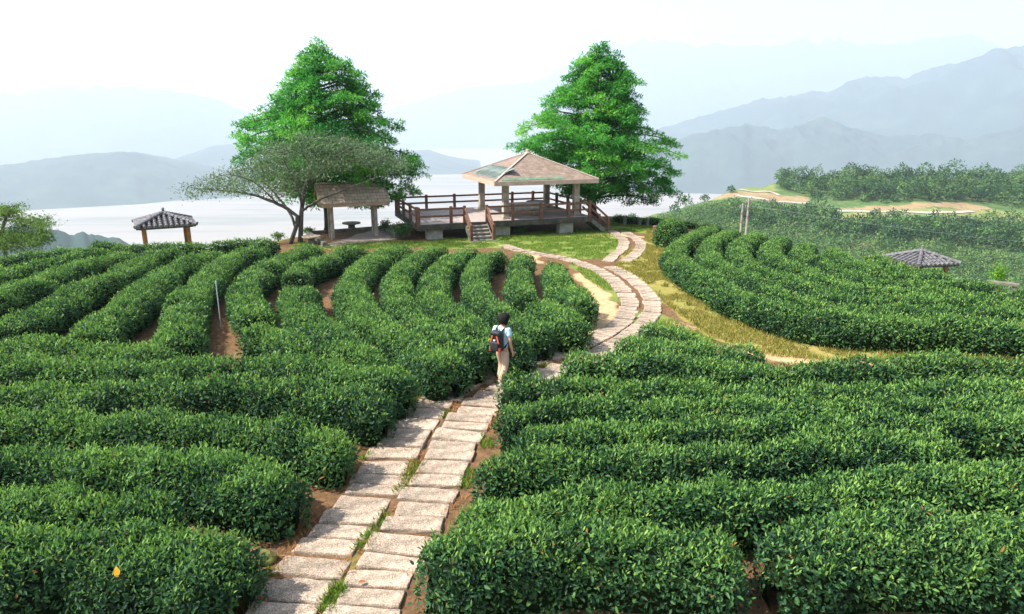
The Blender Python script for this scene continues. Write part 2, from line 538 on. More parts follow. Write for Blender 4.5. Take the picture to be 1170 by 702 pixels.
gm = bpy.data.materials.new('hilltop_soil'); N, L = nodes_of(gm); b = N['Principled BSDF']
tc = N.new('ShaderNodeTexCoord')
def noise(scale, det=6, rough=.65, vec=None):
    n = N.new('ShaderNodeTexNoise'); n.inputs['Scale'].default_value = scale; n.inputs['Detail'].default_value = det; n.inputs['Roughness'].default_value = rough
    L.new(vec or tc.outputs['Object'], n.inputs['Vector']); return n.outputs['Fac']
def ramp(fac, stops):
    r = N.new('ShaderNodeValToRGB'); e = r.color_ramp.elements
    e[0].position, e[0].color = stops[0][0], (*stops[0][1], 1); e[1].position, e[1].color = stops[-1][0], (*stops[-1][1], 1)
    for p, c in stops[1:-1]:
        x = e.new(p); x.color = (*c, 1)
    L.new(fac, r.inputs[0]); return r.outputs[0]
def mix(f, a, bb):
    x = N.new('ShaderNodeMix'); x.data_type = 'RGBA'; L.new(f, x.inputs['Factor']); L.new(a, x.inputs['A']); L.new(bb, x.inputs['B']); return x.outputs['Result']
soil = ramp(noise(6, 10, .85), [(.3, (.035, .024, .016)), (.48, (.12, .072, .040)), (.60, (.26, .14, .065)), (.75, (.07, .045, .028))])
soil2 = ramp(noise(.5), [(.4, (.22, .125, .06)), (.6, (.10, .062, .036))])
sm = N.new('ShaderNodeMix'); sm.data_type = 'RGBA'; sm.inputs['Factor'].default_value = .25
L.new(soil, sm.inputs['A']); L.new(soil2, sm.inputs['B'])
lawn = ramp(noise(3.5, 8, .75), [(.3, (.10, .16, .03)), (.5, (.17, .22, .05)), (.68, (.25, .235, .08))])
yel = ramp(noise(2.5, 8, .75), [(.3, (.13, .17, .04)), (.5, (.27, .24, .065)), (.7, (.38, .285, .12))])
sand = ramp(noise(4, 8, .75), [(.3, (.38, .23, .11)), (.5, (.52, .35, .19)), (.7, (.60, .45, .28))])
av = N.new('ShaderNodeAttribute'); av.attribute_name = 'cover'
sp = N.new('ShaderNodeSeparateColor'); L.new(av.outputs['Color'], sp.inputs[0])
def edge(fac):
    a = N.new('ShaderNodeMath'); a.operation = 'ADD'; L.new(fac, a.inputs[0])
    s = N.new('ShaderNodeMapRange'); s.inputs[3].default_value = -.3; s.inputs[4].default_value = .3; L.new(noise(5, 5), s.inputs[0]); L.new(s.outputs[0], a.inputs[1])
    m = N.new('ShaderNodeMapRange'); m.inputs[1].default_value = .35; m.inputs[2].default_value = .65; L.new(a.outputs[0], m.inputs[0]); return m.outputs[0]
c = mix(edge(sp.outputs[0]), sm.outputs['Result'], lawn)
c = mix(edge(sp.outputs[1]), c, yel)
c = mix(edge(sp.outputs[2]), c, sand)
L.new(c, b.inputs['Base Color']); b.inputs['Roughness'].default_value = .95; b.inputs['Specular IOR Level'].default_value = .1
bp = N.new('ShaderNodeBump'); bp.inputs['Strength'].default_value = .8; bp.inputs['Distance'].default_value = .03
L.new(noise(22, 8, .7), bp.inputs['Height']); L.new(bp.outputs[0], b.inputs['Normal'])
ground = mesh_np('ground', np.stack([GX, GY, GZ], -1).reshape(-1, 3), grid_quads(len(gx), len(gy)), gm, {'cover': cov}, smooth=True)
tag(ground, 'reddish bare hilltop soil with lawn and yellowed grass around the tea rows', kind='structure')

# ------------------------------------------------------------------ hillside across the gully, valley plain, mountains
def az_of(px, py):
    d = ray(px, py); return math.atan2(d[0], d[1])
def ridge_table(rows):
    A = []; D = []; Zr = []
    for px, py, d in rows:
        r = ray(px, py); h = math.hypot(r[0], r[1]); A.append(math.atan2(r[0], r[1])); D.append(d); Zr.append(CZ + r[2] / h * d)
    return np.array(A), np.array(D, float), np.array(Zr)

HR = ridge_table([(560, 470, 300), (620, 380, 310), (660, 300, 320), (690, 258, 335), (740, 247, 365), (800, 229, 410), (850, 216, 450), (885, 208, 485), (960, 206, 500), (1080, 207, 510), (1120, 202, 540), (1170, 200, 560), (1300, 196, 570), (1600, 190, 600), (2000, 190, 600)])
PLAIN_Z = -350.
def hill_z(az, d):
    dr = np.interp(az, HR[0], HR[1]); zr = np.interp(az, HR[0], HR[2])
    base = zr - .118 * (dr - d)
    back = zr - .35 * (d - dr) - .0006 * (d - dr) ** 2
    z = np.where(d < dr, base, back)
    z = np.where(d < 200, z - .5 * (200 - d), z)
    X = d * np.sin(az); Y = d * np.cos(az)
    p = np.stack([X / 45, Y / 45, X * 0], -1)
    return np.maximum(z + (fbm(p, 4, 31) - .5) * 9 * np.clip((d - 180) / 60, 0, 1), PLAIN_Z - 3)
def on_hill(px, py):
    r = ray(px, py); h = math.hypot(r[0], r[1]); a = math.atan2(r[0], r[1])
    ds = np.arange(200, 700, .7)
    zz = hill_z(np.full_like(ds, a), ds); zr = CZ + r[2] / h * ds
    i = np.argmax(zr < zz) if (zr < zz).any() else int(np.argmin(np.abs(zr - zz)[(ds > 200)]))
    return np.array([ds[i] * math.sin(a), ds[i] * math.cos(a), zz[i]])

haz = np.linspace(-.06, 1.25, 330); hd = np.concatenate([np.linspace(120, 640, 170), 640 * np.exp(np.linspace(.02, 1.3, 30))])
HA, HD = np.meshgrid(haz, hd, indexing='ij')
HZ = hill_z(HA, HD)
HV = np.stack([HD * np.sin(HA), HD * np.cos(HA), HZ], -1)
def proj(p):
    x = p[..., 0]; y = p[..., 1]; z = p[..., 2] - CZ
    dep = y * CP - z * SP; up = y * SP + z * CP
    return CX + F * x / dep, CY - F * up / dep
HPX, HPY = proj(HV)
# bare cut banks and mown terraces, laid out in plan
def hill_poly(pts): return [tuple(on_hill(*p)[:2]) for p in pts]
BANK = [hill_poly([(812, 221), (830, 214), (870, 219), (900, 224), (925, 226), (922, 232), (880, 232), (845, 226)]),
        hill_poly([(958, 238), (990, 236), (1030, 235), (1062, 232), (1095, 231), (1128, 236), (1136, 240), (1100, 240), (1078, 237), (1040, 240), (985, 241)]),
        hill_poly([(955, 281), (990, 278), (1010, 280), (985, 284)])]
MOWN = [hill_poly([(800, 228), (822, 214), (850, 208), (884, 206), (888, 218), (860, 221), (835, 226)]),
        hill_poly([(955, 244), (990, 241), (1060, 239), (1140, 240), (1300, 244), (1300, 256), (1170, 254), (1100, 250), (1000, 250), (960, 252)]),
        hill_poly([(1120, 199), (1180, 196), (1180, 208), (1140, 206)])]
hm = np.zeros(HA.shape); hb = np.zeros(HA.shape)
for p in MOWN: hm = np.maximum(hm, in_poly(HV[..., 0], HV[..., 1], p))
for p in BANK: hb = np.maximum(hb, in_poly(HV[..., 0], HV[..., 1], p))
hcov = np.stack([hm, hb, hb * 0, hb * 0 + 1], -1).reshape(-1, 4)
hmat = bpy.data.materials.new('hillside_scrub'); N, L = nodes_of(hmat); b = N['Principled BSDF']; tc = N.new('ShaderNodeTexCoord')
sc_ = ramp(noise(.09, 8, .75), [(.3, (.055, .12, .045)), (.5, (.10, .175, .06)), (.7, (.20, .23, .085))])
mw = ramp(noise(.08, 6, .7), [(.3, (.15, .22, .07)), (.5, (.24, .27, .10)), (.7, (.34, .29, .13))])
bk = ramp(noise(.15, 6, .7), [(.3, (.30, .20, .11)), (.6, (.36, .275, .16))])
av = N.new('ShaderNodeAttribute'); av.attribute_name = 'cover'
sp = N.new('ShaderNodeSeparateColor'); L.new(av.outputs['Color'], sp.inputs[0])
c = mix(sp.outputs[0], sc_, mw); c = mix(sp.outputs[1], c, bk)
L.new(c, b.inputs['Base Color']); b.inputs['Roughness'].default_value = 1; b.inputs['Specular IOR Level'].default_value = .05
bp = N.new('ShaderNodeBump'); bp.inputs['Strength'].default_value = 1; bp.inputs['Distance'].default_value = 1.5
L.new(noise(.35, 6, .7), bp.inputs['Height']); L.new(bp.outputs[0], b.inputs['Normal'])
hs = mesh_np('hillside', HV.reshape(-1, 3), grid_quads(len(haz), len(hd))[:, ::-1], hmat, {'cover': hcov}, smooth=True)
tag(hs, 'green scrubby hillside with bare terraces across the gully', kind='structure')

mat('dirt_road', (.42, .36, .29), var=.15, scale=.2)
def hill_road(pts, w):
    P = np.array([on_hill(*p)[:2] for p in pts]); C, _ = spline(P, 2.5)
    T = np.gradient(C, axis=0); T = norm(T); Nn = np.stack([-T[:, 1], T[:, 0]], 1)
    A = C + Nn * w / 2; B = C - Nn * w / 2
    V = []
    for a_, b_ in zip(A, B):
        for q in (a_, b_):
            d = math.hypot(*q); az = math.atan2(q[0], q[1])
            V.append((q[0], q[1], float(hill_z(np.array([az]), np.array([d]))[0]) + .35))
    V = np.array(V); n = len(C)
    i = np.arange(n - 1) * 2
    return tag(mesh_np('dirt_road', V, np.stack([i, i + 1, i + 3, i + 2], 1), MATS['dirt_road']), kind='structure')
hill_road([(956, 241.5), (985, 242), (1037, 243), (1075, 243.5), (1112, 242)], 3.4)
hill_road([(842, 224), (875, 229), (905, 232), (926, 232.5)], 2.6)
hill_road([(842, 217), (862, 220), (880, 220), (890, 224)], 2.2)

# valley plain: pale fields and river flats, one sheet to the horizon
pm = bpy.data.materials.new('valley_fields'); N, L = nodes_of(pm); b = N['Principled BSDF']; tc = N.new('ShaderNodeTexCoord')
mp = N.new('ShaderNodeMapping'); mp.inputs['Scale'].default_value = (.0005, .0045, 1); L.new(tc.outputs['Object'], mp.inputs['Vector'])
f1 = noise(1.0, 6, .6, mp.outputs[0])
mp2 = N.new('ShaderNodeMapping'); mp2.inputs['Scale'].default_value = (.006, .012, 1); L.new(tc.outputs['Object'], mp2.inputs['Vector'])
vo = N.new('ShaderNodeTexVoronoi'); vo.inputs['Scale'].default_value = 1; L.new(mp2.outputs[0], vo.inputs['Vector'])
fields = ramp(vo.outputs['Color'], [(.2, (.23, .21, .18)), (.5, (.28, .245, .215)), (.8, (.23, .22, .18))])
flats = ramp(f1, [(.38, (.30, .26, .23)), (.52, (.27, .23, .21)), (.59, (.09, .12, .11)), (.65, (.25, .215, .19))])
x = N.new('ShaderNodeMix'); x.data_type = 'RGBA'; x.inputs['Factor'].default_value = .6; L.new(fields, x.inputs['A']); L.new(flats, x.inputs['B'])
L.new(x.outputs['Result'], b.inputs['Base Color']); b.inputs['Roughness'].default_value = 1
pv = np.array([(-15500, -2500, PLAIN_Z), (15500, -2500, PLAIN_Z), (15500, 17500, PLAIN_Z), (-15500, 17500, PLAIN_Z)], float)
tag(mesh_np('valley_plain', pv, np.array([[0, 1, 2, 3]]), pm), 'pale hazy valley plain far below', kind='structure')

mmat = bpy.data.materials.new('mountain_forest'); N, L = nodes_of(mmat); b = N['Principled BSDF']; tc = N.new('ShaderNodeTexCoord')
c = ramp(noise(.004, 8, .7), [(.3, (.016, .036, .040)), (.5, (.026, .055, .050)), (.7, (.06, .09, .07))])
L.new(c, b.inputs['Base Color']); b.inputs['Roughness'].default_value = 1; b.inputs['Specular IOR Level'].default_value = 0

def mountain(rows, w, seed, rough=.16, nseg=220, nr=42):
    A, D, Zr = ridge_table(rows)
    az = np.linspace(A[0], A[-1], nseg)
    dr = np.interp(az, A, D); zr = np.interp(az, A, Zr)
    q = np.stack([az * 26, az * 0, az * 0 + seed], -1)
    H = (zr - PLAIN_Z)
    zr = zr + (fbm(q * 3, 4, seed) - .5) * H * .10
    ends = np.clip(np.minimum(np.arange(nseg), np.arange(nseg)[::-1]) / (nseg * .06), 0, 1)
    t = np.concatenate([np.linspace(0, 1, nr), 1 + np.linspace(.05, .8, 14)])
    AZ, T = np.meshgrid(az, t, indexing='ij')
    d = (dr[:, None] - w) + w * T
    prof = np.where(T <= 1, np.sin(np.clip(T, 0, 1) * math.pi / 2) ** 1.25, np.maximum(0, 1 - ((T - 1) / .8) ** 1.4))
    z = (zr - PLAIN_Z)[:, None] * prof
    X = d * np.sin(AZ); Y = d * np.cos(AZ)
    sc = w * .28
    n = 1 - np.abs(fbm(np.stack([X / sc, Y / sc, X * 0 + seed], -1), 5, seed) - .5) * 4
    edge_ = np.clip(T * 3, 0, 1) * np.clip(np.abs(T - 1) * 3 + .1, 0, 1)
    z = (z + n * H[:, None] * rough * edge_) * ends[:, None] ** .6 + PLAIN_Z - 2
    V = np.stack([X, Y, z], -1)
    o = mesh_np('mountain', V.reshape(-1, 3), grid_quads(nseg, len(t))[:, ::-1], mmat, smooth=True)
    return o
tag(mountain([(-420, 205, 4300), (-120, 196, 4300), (0, 190, 4400), (60, 181, 4400), (110, 176, 4400), (150, 173, 4400), (200, 182, 4500), (250, 193, 4500), (300, 208, 4500), (340, 222, 4500)], 900, 3), 'low blue ridge at the left rising straight from the plain', kind='structure')
tag(mountain([(130, 212, 5600), (200, 182, 5700), (240, 168, 5800), (280, 164, 5900), (330, 168, 6000), (400, 178, 6000), (470, 172, 6000), (490, 171, 6000), (512, 179, 6000), (540, 185, 6000), (560, 193, 6000), (590, 200, 6000), (640, 208, 6000), (700, 216, 6000)], 1100, 5), 'blue ridge behind the two left trees', kind='structure')
tag(mountain([(-700, 120, 9800), (-300, 118, 9800), (0, 112, 10000), (60, 105, 10000), (110, 103, 10000), (160, 106, 10000), (200, 108, 10000), (240, 115, 10000), (280, 128, 10000), (330, 150, 10000), (400, 180, 10000)], 2600, 7), 'faint pale mountain range along the left horizon', kind='structure')
tag(mountain([(300, 180, 12800), (400, 146, 12800), (450, 125, 12800), (500, 112, 12800), (540, 104, 12800), (590, 101, 12800), (640, 96, 12800), (700, 92, 12800), (800, 92, 12800), (900, 110, 12800), (1000, 160, 12800)], 3000, 9), 'nearly white distant range behind the pavilion', kind='structure')
tag(mountain([(560, 120, 13800), (640, 82, 13800), (700, 59, 13800), (740, 55, 13800), (800, 58, 13800), (825, 55, 13800), (860, 60, 13800), (905, 55, 13800), (960, 56, 13800), (1020, 60, 13800), (1055, 51, 13800), (1100, 48, 13800), (1135, 62, 13800), (1250, 70, 13800), (1500, 80, 13800)], 3200, 11), 'pale jagged summit range high behind the right tree', kind='structure')
tag(mountain([(560, 196, 7000), (640, 176, 7000), (720, 156, 7000), (780, 143, 7000), (800, 137, 7000), (850, 125, 7000), (900, 111, 7000), (950, 104, 7000), (1000, 96, 7000), (1050, 91, 7000), (1100, 80, 7000), (1150, 66, 7000), (1170, 63, 7000), (1250, 50, 7000), (1500, 30, 7000), (1900, 60, 7000)], 2200, 13, rough=.2, nseg=300), 'big blue mountain filling the right background', kind='structure')
tag(mountain([(640, 200, 4500), (700, 181, 4500), (760, 166, 4500), (800, 155, 4500), (850, 146, 4500), (890, 152, 4600), (940, 138, 4700), (980, 148, 4700), (1020, 156, 4700), (1100, 158, 4700), (1170, 146, 4700), (1300, 130, 4700), (1600, 130, 4700)], 800, 17, rough=.2, nseg=300), 'blue foothills at the foot of the right mountain', kind='structure')
# low spur at the left, nearer than the plain's far ridges
tag(mountain([(-260, 262, 1250), (-120, 256, 1250), (-40, 256, 1250), (20, 258, 1250), (60, 262, 1250), (85, 265, 1250), (110, 268, 1250), (130, 271, 1250), (150, 275, 1250), (175, 286, 1250), (200, 310, 1250)], 330, 19, rough=.03, nseg=160), 'low green wooded spur below the left tiled shelter', kind='structure')

# ------------------------------------------------------------------ haze over everything
hz = MB(); hz.box((0, 7500, 775), (31990, 20990, 2260))
hm_ = bpy.data.materials.new('haze_air'); N, L = nodes_of(hm_)
N.remove(N['Principled BSDF'])
vol = N.new('ShaderNodeVolumePrincipled'); vol.inputs['Color'].default_value = (.745, .845, .965, 1); vol.inputs['Density'].default_value = HAZE_DENSITY
vol.inputs['Anisotropy'].default_value = .2
L.new(vol.outputs[0], N['Material Output'].inputs['Volume'])
hazo = hz.build('haze', hm_)
tag(hazo, 'pale morning haze in the air over the valley', kind='stuff')
# ------------------------------------------------------------------ clipped tea hedges, one object per row
HEDGES = 'clipped tea hedges planted in rows on the hilltop'
HG = {}

def shell_to_hedge(name, P, seed, dist, label, cat, group, top_h, base_fn, leafm='tea_leaf', dens_k=1., cap_w=None):
    r = np.random.default_rng(seed)
    A = grid_area(P)
    if dist < 12.5: Lm, Wk, dens, fine = .074, .42, 1000, True
    elif dist < 20: Lm, Wk, dens, fine = .086, .44, 680, False
    elif dist < 30: Lm, Wk, dens, fine = .090, .46, 560, False
    else: Lm, Wk, dens, fine = .108, .48, 400, False
    n = int(A * dens * dens_k)
    p, nn, _ = grid_scatter(P, n, r)
    hrel = np.clip((p[:, 2] - base_fn(p[:, 0], p[:, 1])) / top_h, 0, 1.2)
    keep = r.random(n) < np.clip(.12 + hrel * 1.5, 0, 1)
    p, nn, hrel = p[keep], nn[keep], hrel[keep]; n = len(p)
    p = p + nn * (r.normal(size=(n, 1)) * .028 - .008)
    L = Lm * (.5 + .95 * r.random(n) ** 1.3); W = L * Wk * (.8 + .4 * r.random(n))
    patch = vnoise(p * 1.3, seed % 97 + 3)
    row_t = r.normal() * .045
    tint = np.where(r.random(n) < .005, 1., np.clip(.10 + row_t + .46 * r.random(n) ** 1.3 + .40 * (patch - .5), 0, .97))
    V1, Q1, k = leaves(p, nn, L, W, r, fine=fine, up=.45, spread=.75, dirup=.25, dirn=.55)
    # young shoots standing above the clipped top
    m = int(n * .32)
    idx = r.choice(n, m, p=(np.clip(nn[:, 2], 0, 1) ** 1.5 + .02) / (np.clip(nn[:, 2], 0, 1) ** 1.5 + .02).sum())
    p2 = p[idx] + np.array([0, 0, 1]) * (r.random((m, 1)) ** 1.8 * .13 + .012) + r.normal(size=(m, 3)) * .012
    L2 = Lm * (.55 + .6 * r.random(m)); 
    V2, Q2, k2 = leaves(p2, nn[idx], L2, L2 * Wk * .8, r, fine=fine, up=.2, spread=.9, dirup=1.2, dirn=.3)
    t2 = np.clip(.46 + .6 * r.random(m) ** 1.3 + .35 * (patch[idx] - .5), 0, .97)
    # opaque inner shell, coloured near-black for the shade deep between leaves
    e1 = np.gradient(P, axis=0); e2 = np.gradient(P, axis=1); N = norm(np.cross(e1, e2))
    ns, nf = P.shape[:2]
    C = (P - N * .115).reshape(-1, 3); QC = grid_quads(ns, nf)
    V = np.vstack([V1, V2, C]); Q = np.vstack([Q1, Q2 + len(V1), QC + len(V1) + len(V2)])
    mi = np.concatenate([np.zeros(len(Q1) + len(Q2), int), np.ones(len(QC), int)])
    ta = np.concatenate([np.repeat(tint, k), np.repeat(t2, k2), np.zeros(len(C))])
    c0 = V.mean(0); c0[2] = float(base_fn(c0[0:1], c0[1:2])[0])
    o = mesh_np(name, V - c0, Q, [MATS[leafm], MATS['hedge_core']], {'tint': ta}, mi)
    o.location = c0
    tag(o, label, cat, group)
    return o


def hedge_plan(pts, w, h, label, seed, px=True, taper=(1, 1), name='tea_hedge', cat='hedge', group=HEDGES):
    if px: pts = [at(a, b, h) for a, b in pts]
    C, Ltot = spline(pts, .16)
    n = len(C); s = np.linspace(0, Ltot, n)
    T = norm(np.gradient(C, axis=0)); Nn = np.stack([T[:, 1], -T[:, 0]], 1)       # to the right of travel
    e = min(.42, Ltot * .3)
    es = np.clip(s / e, 0, 1); ee = np.clip((Ltot - s) / e, 0, 1)
    k = np.sqrt(np.clip(1 - (1 - es) ** 2, 0, 1)) * np.sqrt(np.clip(1 - (1 - ee) ** 2, 0, 1))
    k = .22 + .78 * k
    lin = np.linspace(0, 1, n)
    ww = w * (taper[0] + (taper[1] - taper[0]) * lin)
    q = np.stack([C[:, 0] * .55, C[:, 1] * .55, C[:, 0] * 0 + seed], 1)
    ww = ww * (1 + (fbm(q, 2, 51) - .5) * .34); hh = h * (1 + (fbm(q * 1.1, 2, 61) - .5) * .24)
    cen = C + Nn * ((fbm(q, 2, 71) - .5) * .22)[:, None]
    nf = 19
    ph = np.linspace(0, math.pi, nf)
    cx = np.sign(np.cos(ph)) * np.abs(np.cos(ph)) ** .60; cz = np.abs(np.sin(ph)) ** .66
    cxx = cx * (.80 + .20 * np.clip(cz * 1.7, 0, 1))
    off = (ww / 2 * k)[:, None] * cxx[None]
    X = cen[:, 0:1] + Nn[:, 0:1] * off; Y = cen[:, 1:2] + Nn[:, 1:2] * off
    zc = ground_z(cen[:, 0], cen[:, 1])
    kz = .45 + .55 * k
    Z = zc[:, None] - .03 + (hh * kz)[:, None] * cz[None] * (1 + 0 * off)
    P = np.stack([X, Y, Z], -1)
    e1 = np.gradient(P, axis=0); e2 = np.gradient(P, axis=1); N = norm(np.cross(e1, e2))
    bmp = (fbm(P * 2.0, 2, seed) - .5) * .34 + (vnoise(P * 4.6, seed + 5) - .5) * .19
    P = P + N * bmp[..., None] * np.clip(cz * 1.5, .2, 1)[None, :, None]
    dist = float(np.hypot(C[:, 0], C[:, 1]).mean())
    if n > 4: dist = float(np.hypot(C[:, 0], C[:, 1] - 0).min() * .6 + dist * .4)
    return shell_to_hedge(name, P, seed, dist, label, cat, group, h, ground_z)

HH = .88
NW = .98
# rows at the lower left, nearest first
hedge_plan([(-190, 672), (-80, 640), (0, 626), (120, 620), (220, 622), (276, 640)], 1.3, HH, 'tea hedge nearest the camera on the left, ending beside the mossy stone', 101)
hedge_plan([(-200, 588), (-60, 574), (0, 571), (90, 574), (160, 580), (197, 591)], .72, .80, 'thin low tea hedge squeezed behind the nearest left hedge', 102)
hedge_plan([(-240, 540), (-60, 526), (0, 521), (90, 518), (180, 522), (270, 531), (338, 548)], NW, .93, 'thick dark-fronted tea hedge ending over bare soil left of the path steps', 103)
hedge_plan([(-260, 492), (-60, 484), (0, 481), (100, 478), (200, 478), (310, 485), (396, 503)], NW, HH, 'fourth tea hedge from the bottom left, its end over brown litter', 104)
hedge_plan([(-260, 446), (-60, 446), (0, 446), (100, 446), (200, 442), (300, 440), (385, 447), (441, 460)], 1.08, HH, 'fifth tea hedge from the bottom left, tucked behind the one over brown litter', 105)
hedge_plan([(-220, 410), (-60, 410), (0, 412), (80, 416), (160, 419), (240, 414), (364, 419), (468, 435)], 1.05, HH, 'long tea hedge crossing below the curved rows to the path bend at left', 106)
hedge_plan([(-190, 398), (-60, 391), (0, 391), (40, 394), (100, 397), (150, 401), (196, 405)], 1.15, .84, 'short tea hedge wedged between the long cross hedge and the slanting left rows', 107)
# slanting and curved rows of the left field
AW = 1.25
hedge_plan([(-330, 316), (-180, 304), (-60, 297), (0, 295), (38, 291), (67, 287), (95, 283)], 1.0, HH, 'far left crest tea hedge in front of the feathery tree', 111)
hedge_plan([(103, 281), (154, 281), (200, 279), (226, 279), (264, 277), (318, 276)], .95, .85, 'tea hedge along the back crest under the left tiled shelter', 110)
hedge_plan([(-330, 350), (-200, 338), (-40, 320), (0, 313), (38, 304), (72, 296), (97, 289), (130, 285)], AW, HH, 'second slanting tea hedge from the far left crest', 112)
hedge_plan([(-330, 380), (-190, 366), (-40, 346), (0, 335), (31, 324), (64, 312), (90, 302), (115, 296), (152, 288)], AW, HH, 'third slanting tea hedge from the far left crest', 113)
hedge_plan([(-280, 404), (-150, 394), (-50, 380), (5, 368), (30, 359), (56, 346), (90, 329), (123, 316), (149, 302), (174, 291), (200, 284)], AW, HH, 'fourth slanting tea hedge, ending low beside the short wedged one', 114)
hedge_plan([(92, 381), (110, 370), (130, 355), (154, 337), (174, 320), (197, 304), (226, 294), (252, 286)], AW, HH, 'slanting tea hedge with a wide dark end left of the thin grey pole row', 115)
hedge_plan([(205, 390), (207, 368), (214, 346), (226, 327), (244, 308), (267, 293), (303, 283)], 1.25, HH, 'curved tea hedge just left of the thin grey pole', 116)
hedge_plan([(292, 362), (282, 344), (283, 327), (295, 309), (315, 296), (344, 286), (363, 281)], 1.22, HH, 'curved tea hedge just right of the thin grey pole, starting at the round stone table', 117)
hedge_plan([(272, 382), (297, 379), (322, 387), (344, 402)], 1.0, HH, 'short stubby tea hedge below the curved one right of the grey pole', 118)
hedge_plan([(334, 316), (351, 303), (383, 291), (412, 282)], 1.1, HH, 'short far tea hedge curving toward the shelter floor', 119)
hedge_plan([(340, 326), (345, 346), (357, 366), (377, 381), (402, 395), (436, 407)], 1.25, HH, 'curved tea hedge running down from the short far one toward the cross hedge end', 120)
hedge_plan([(464, 281), (438, 290), (416, 304), (404, 320), (405, 337), (414, 352), (437, 369), (462, 385), (492, 403), (519, 418)], 1.22, HH, 'long bow-shaped tea hedge ending at the orange litter left of the walker', 121)
hedge_plan([(505, 282), (482, 289), (461, 304), (452, 321), (455, 339), (465, 355), (482, 370), (503, 383), (520, 393), (540, 404)], 1.1, HH, 'bow-shaped tea hedge ending right behind the walker', 122)
hedge_plan([(541, 285), (518, 293), (503, 307), (496, 321), (500, 339), (513, 354), (531, 367), (552, 378), (578, 389), (597, 397)], 1.1, HH, 'bow-shaped tea hedge ending at the path just right of the walker', 123)
hedge_plan([(572, 287), (552, 294), (544, 309), (544, 327), (552, 342), (567, 352), (585, 361), (602, 369), (624, 379)], 1.1, HH, 'second bow-shaped tea hedge ending on the path right of the walker', 124)
hedge_plan([(597, 292), (594, 309), (596, 324), (602, 338)], 1.05, HH, 'short upright tea hedge below the pavilion steps, a gap below it', 125)
hedge_plan([(612, 343), (630, 353), (646, 362), (660, 371)], 1.15, HH, 'stubby tea hedge ending at the sandy bend of the path', 126)
hedge_plan([(634, 302), (638, 316), (647, 328), (660, 338), (668, 347)], 1.1, HH, 'last short tea hedge beside the bare sandy path edge', 127)
# rows at the lower right, nearest first
RW = .84
hedge_plan([(478, 640), (550, 618), (640, 611), (720, 614), (795, 622), (856, 640)], 1.0, .92, 'nearest right tea hedge hiding the path edge, a white hose at its end', 131)
hedge_plan([(886, 632), (942, 613), (1046, 606), (1170, 616), (1330, 644)], 1.3, .92, 'tea hedge in the bottom right corner of the scene', 132)
hedge_plan([(520, 587), (595, 571), (700, 563), (790, 566), (873, 561), (977, 552), (1080, 544), (1190, 541), (1330, 545)], RW, HH, 'second tea hedge from the bottom right, its end overhanging the slabs', 133)
hedge_plan([(541, 543), (612, 526), (700, 520), (800, 515), (900, 509), (1000, 502), (1098, 502)], RW, HH, 'third right tea hedge, ending beside orange litter on the path edge', 134)
hedge_plan([(1126, 494), (1190, 484), (1300, 478)], RW, HH, 'tea hedge entering at the right edge behind a dark gap', 135)
hedge_plan([(584, 496), (670, 489), (780, 487), (878, 487), (992, 484), (1106, 480), (1230, 478)], .80, HH, 'fourth right tea hedge counted up from the corner, set back from the path', 136)
hedge_plan([(566, 466), (655, 462), (760, 462), (860, 464), (935, 466), (1021, 463), (1106, 462), (1240, 462)], .80, HH, 'right tea hedge two rows in front of the walker', 137)
hedge_plan([(569, 436), (655, 436), (760, 440), (860, 443), (950, 445), (1050, 443), (1150, 444), (1260, 446)], .80, HH, 'right tea hedge that hides the walker\'s right shin', 138)
hedge_plan([(640, 412), (715, 412), (800, 415), (870, 419), (930, 419), (1000, 413), (1060, 411), (1120, 412), (1170, 415), (1270, 421)], .95, HH, 'uppermost long tea hedge of the right field along the yellow track', 139)
hedge_plan([(694, 391), (755, 393), (820, 400), (876, 409)], 1.2, HH, 'second shortest tea hedge at the tip of the right field', 140)
hedge_plan([(728, 375), (775, 381), (818, 391)], .85, .8, 'shortest tea hedge at the tip of the right field beside green grass', 141)

# contour rows wrapping the right-hand knoll: offsets of the outermost one
H1 = [at(a, b) for a, b in [(800, 276), (776, 287), (757, 302), (757, 318), (774, 334), (806, 355), (843, 374), (881, 388), (918, 397), (956, 403), (994, 406), (1069, 409), (1144, 412), (1290, 420), (1500, 432)]]
C1, _ = spline(H1, .3)
T = norm(np.gradient(C1, axis=0)); C1 = C1 + np.stack([-T[:, 1], T[:, 0]], 1) * .60
names_h = ['outermost tea hedge of the right knoll, dark side above the yellow track', 'second contour tea hedge up the right knoll', 'third contour tea hedge up the right knoll', 'fourth contour tea hedge up the right knoll',
           'fifth contour tea hedge up the right knoll', 'sixth contour tea hedge up the right knoll', 'seventh contour tea hedge up the right knoll', 'eighth contour tea hedge up the right knoll', 'ninth contour tea hedge up the right knoll, near its crest', 'topmost tea hedge on the crest of the right knoll']
SP_H = 1.40
hrows = []
for k in range(14):
    off = k * SP_H
    T = norm(np.gradient(C1, axis=0)); Nl = np.stack([-T[:, 1], T[:, 0]], 1)        # interior of the knoll lies to the left of travel
    Q = C1 + Nl * off
    if k:
        dd = np.sqrt(((Q[:, None] - C1[None]) ** 2).sum(-1)).min(1)
        Q = Q[dd > off - .06]
    sdq = sdist(Q[:, 0], Q[:, 1])
    lim = np.where(Q[:, 0] > 17.2, -2.4, np.where(Q[:, 0] > 14.5, -1.1, np.where(Q[:, 1] > 32, .5, .2)))
    ok = (sdq < lim) & (Q[:, 0] < 30)
    Q = Q[ok]
    if len(Q) < 8: continue
    # longest unbroken run
    br = np.where(np.hypot(*np.diff(Q, axis=0).T) > 1.6)[0]
    runs = np.split(Q, br + 1)
    Q = max(runs, key=len)
    if len(Q) < 12: continue
    hrows.append(Q)
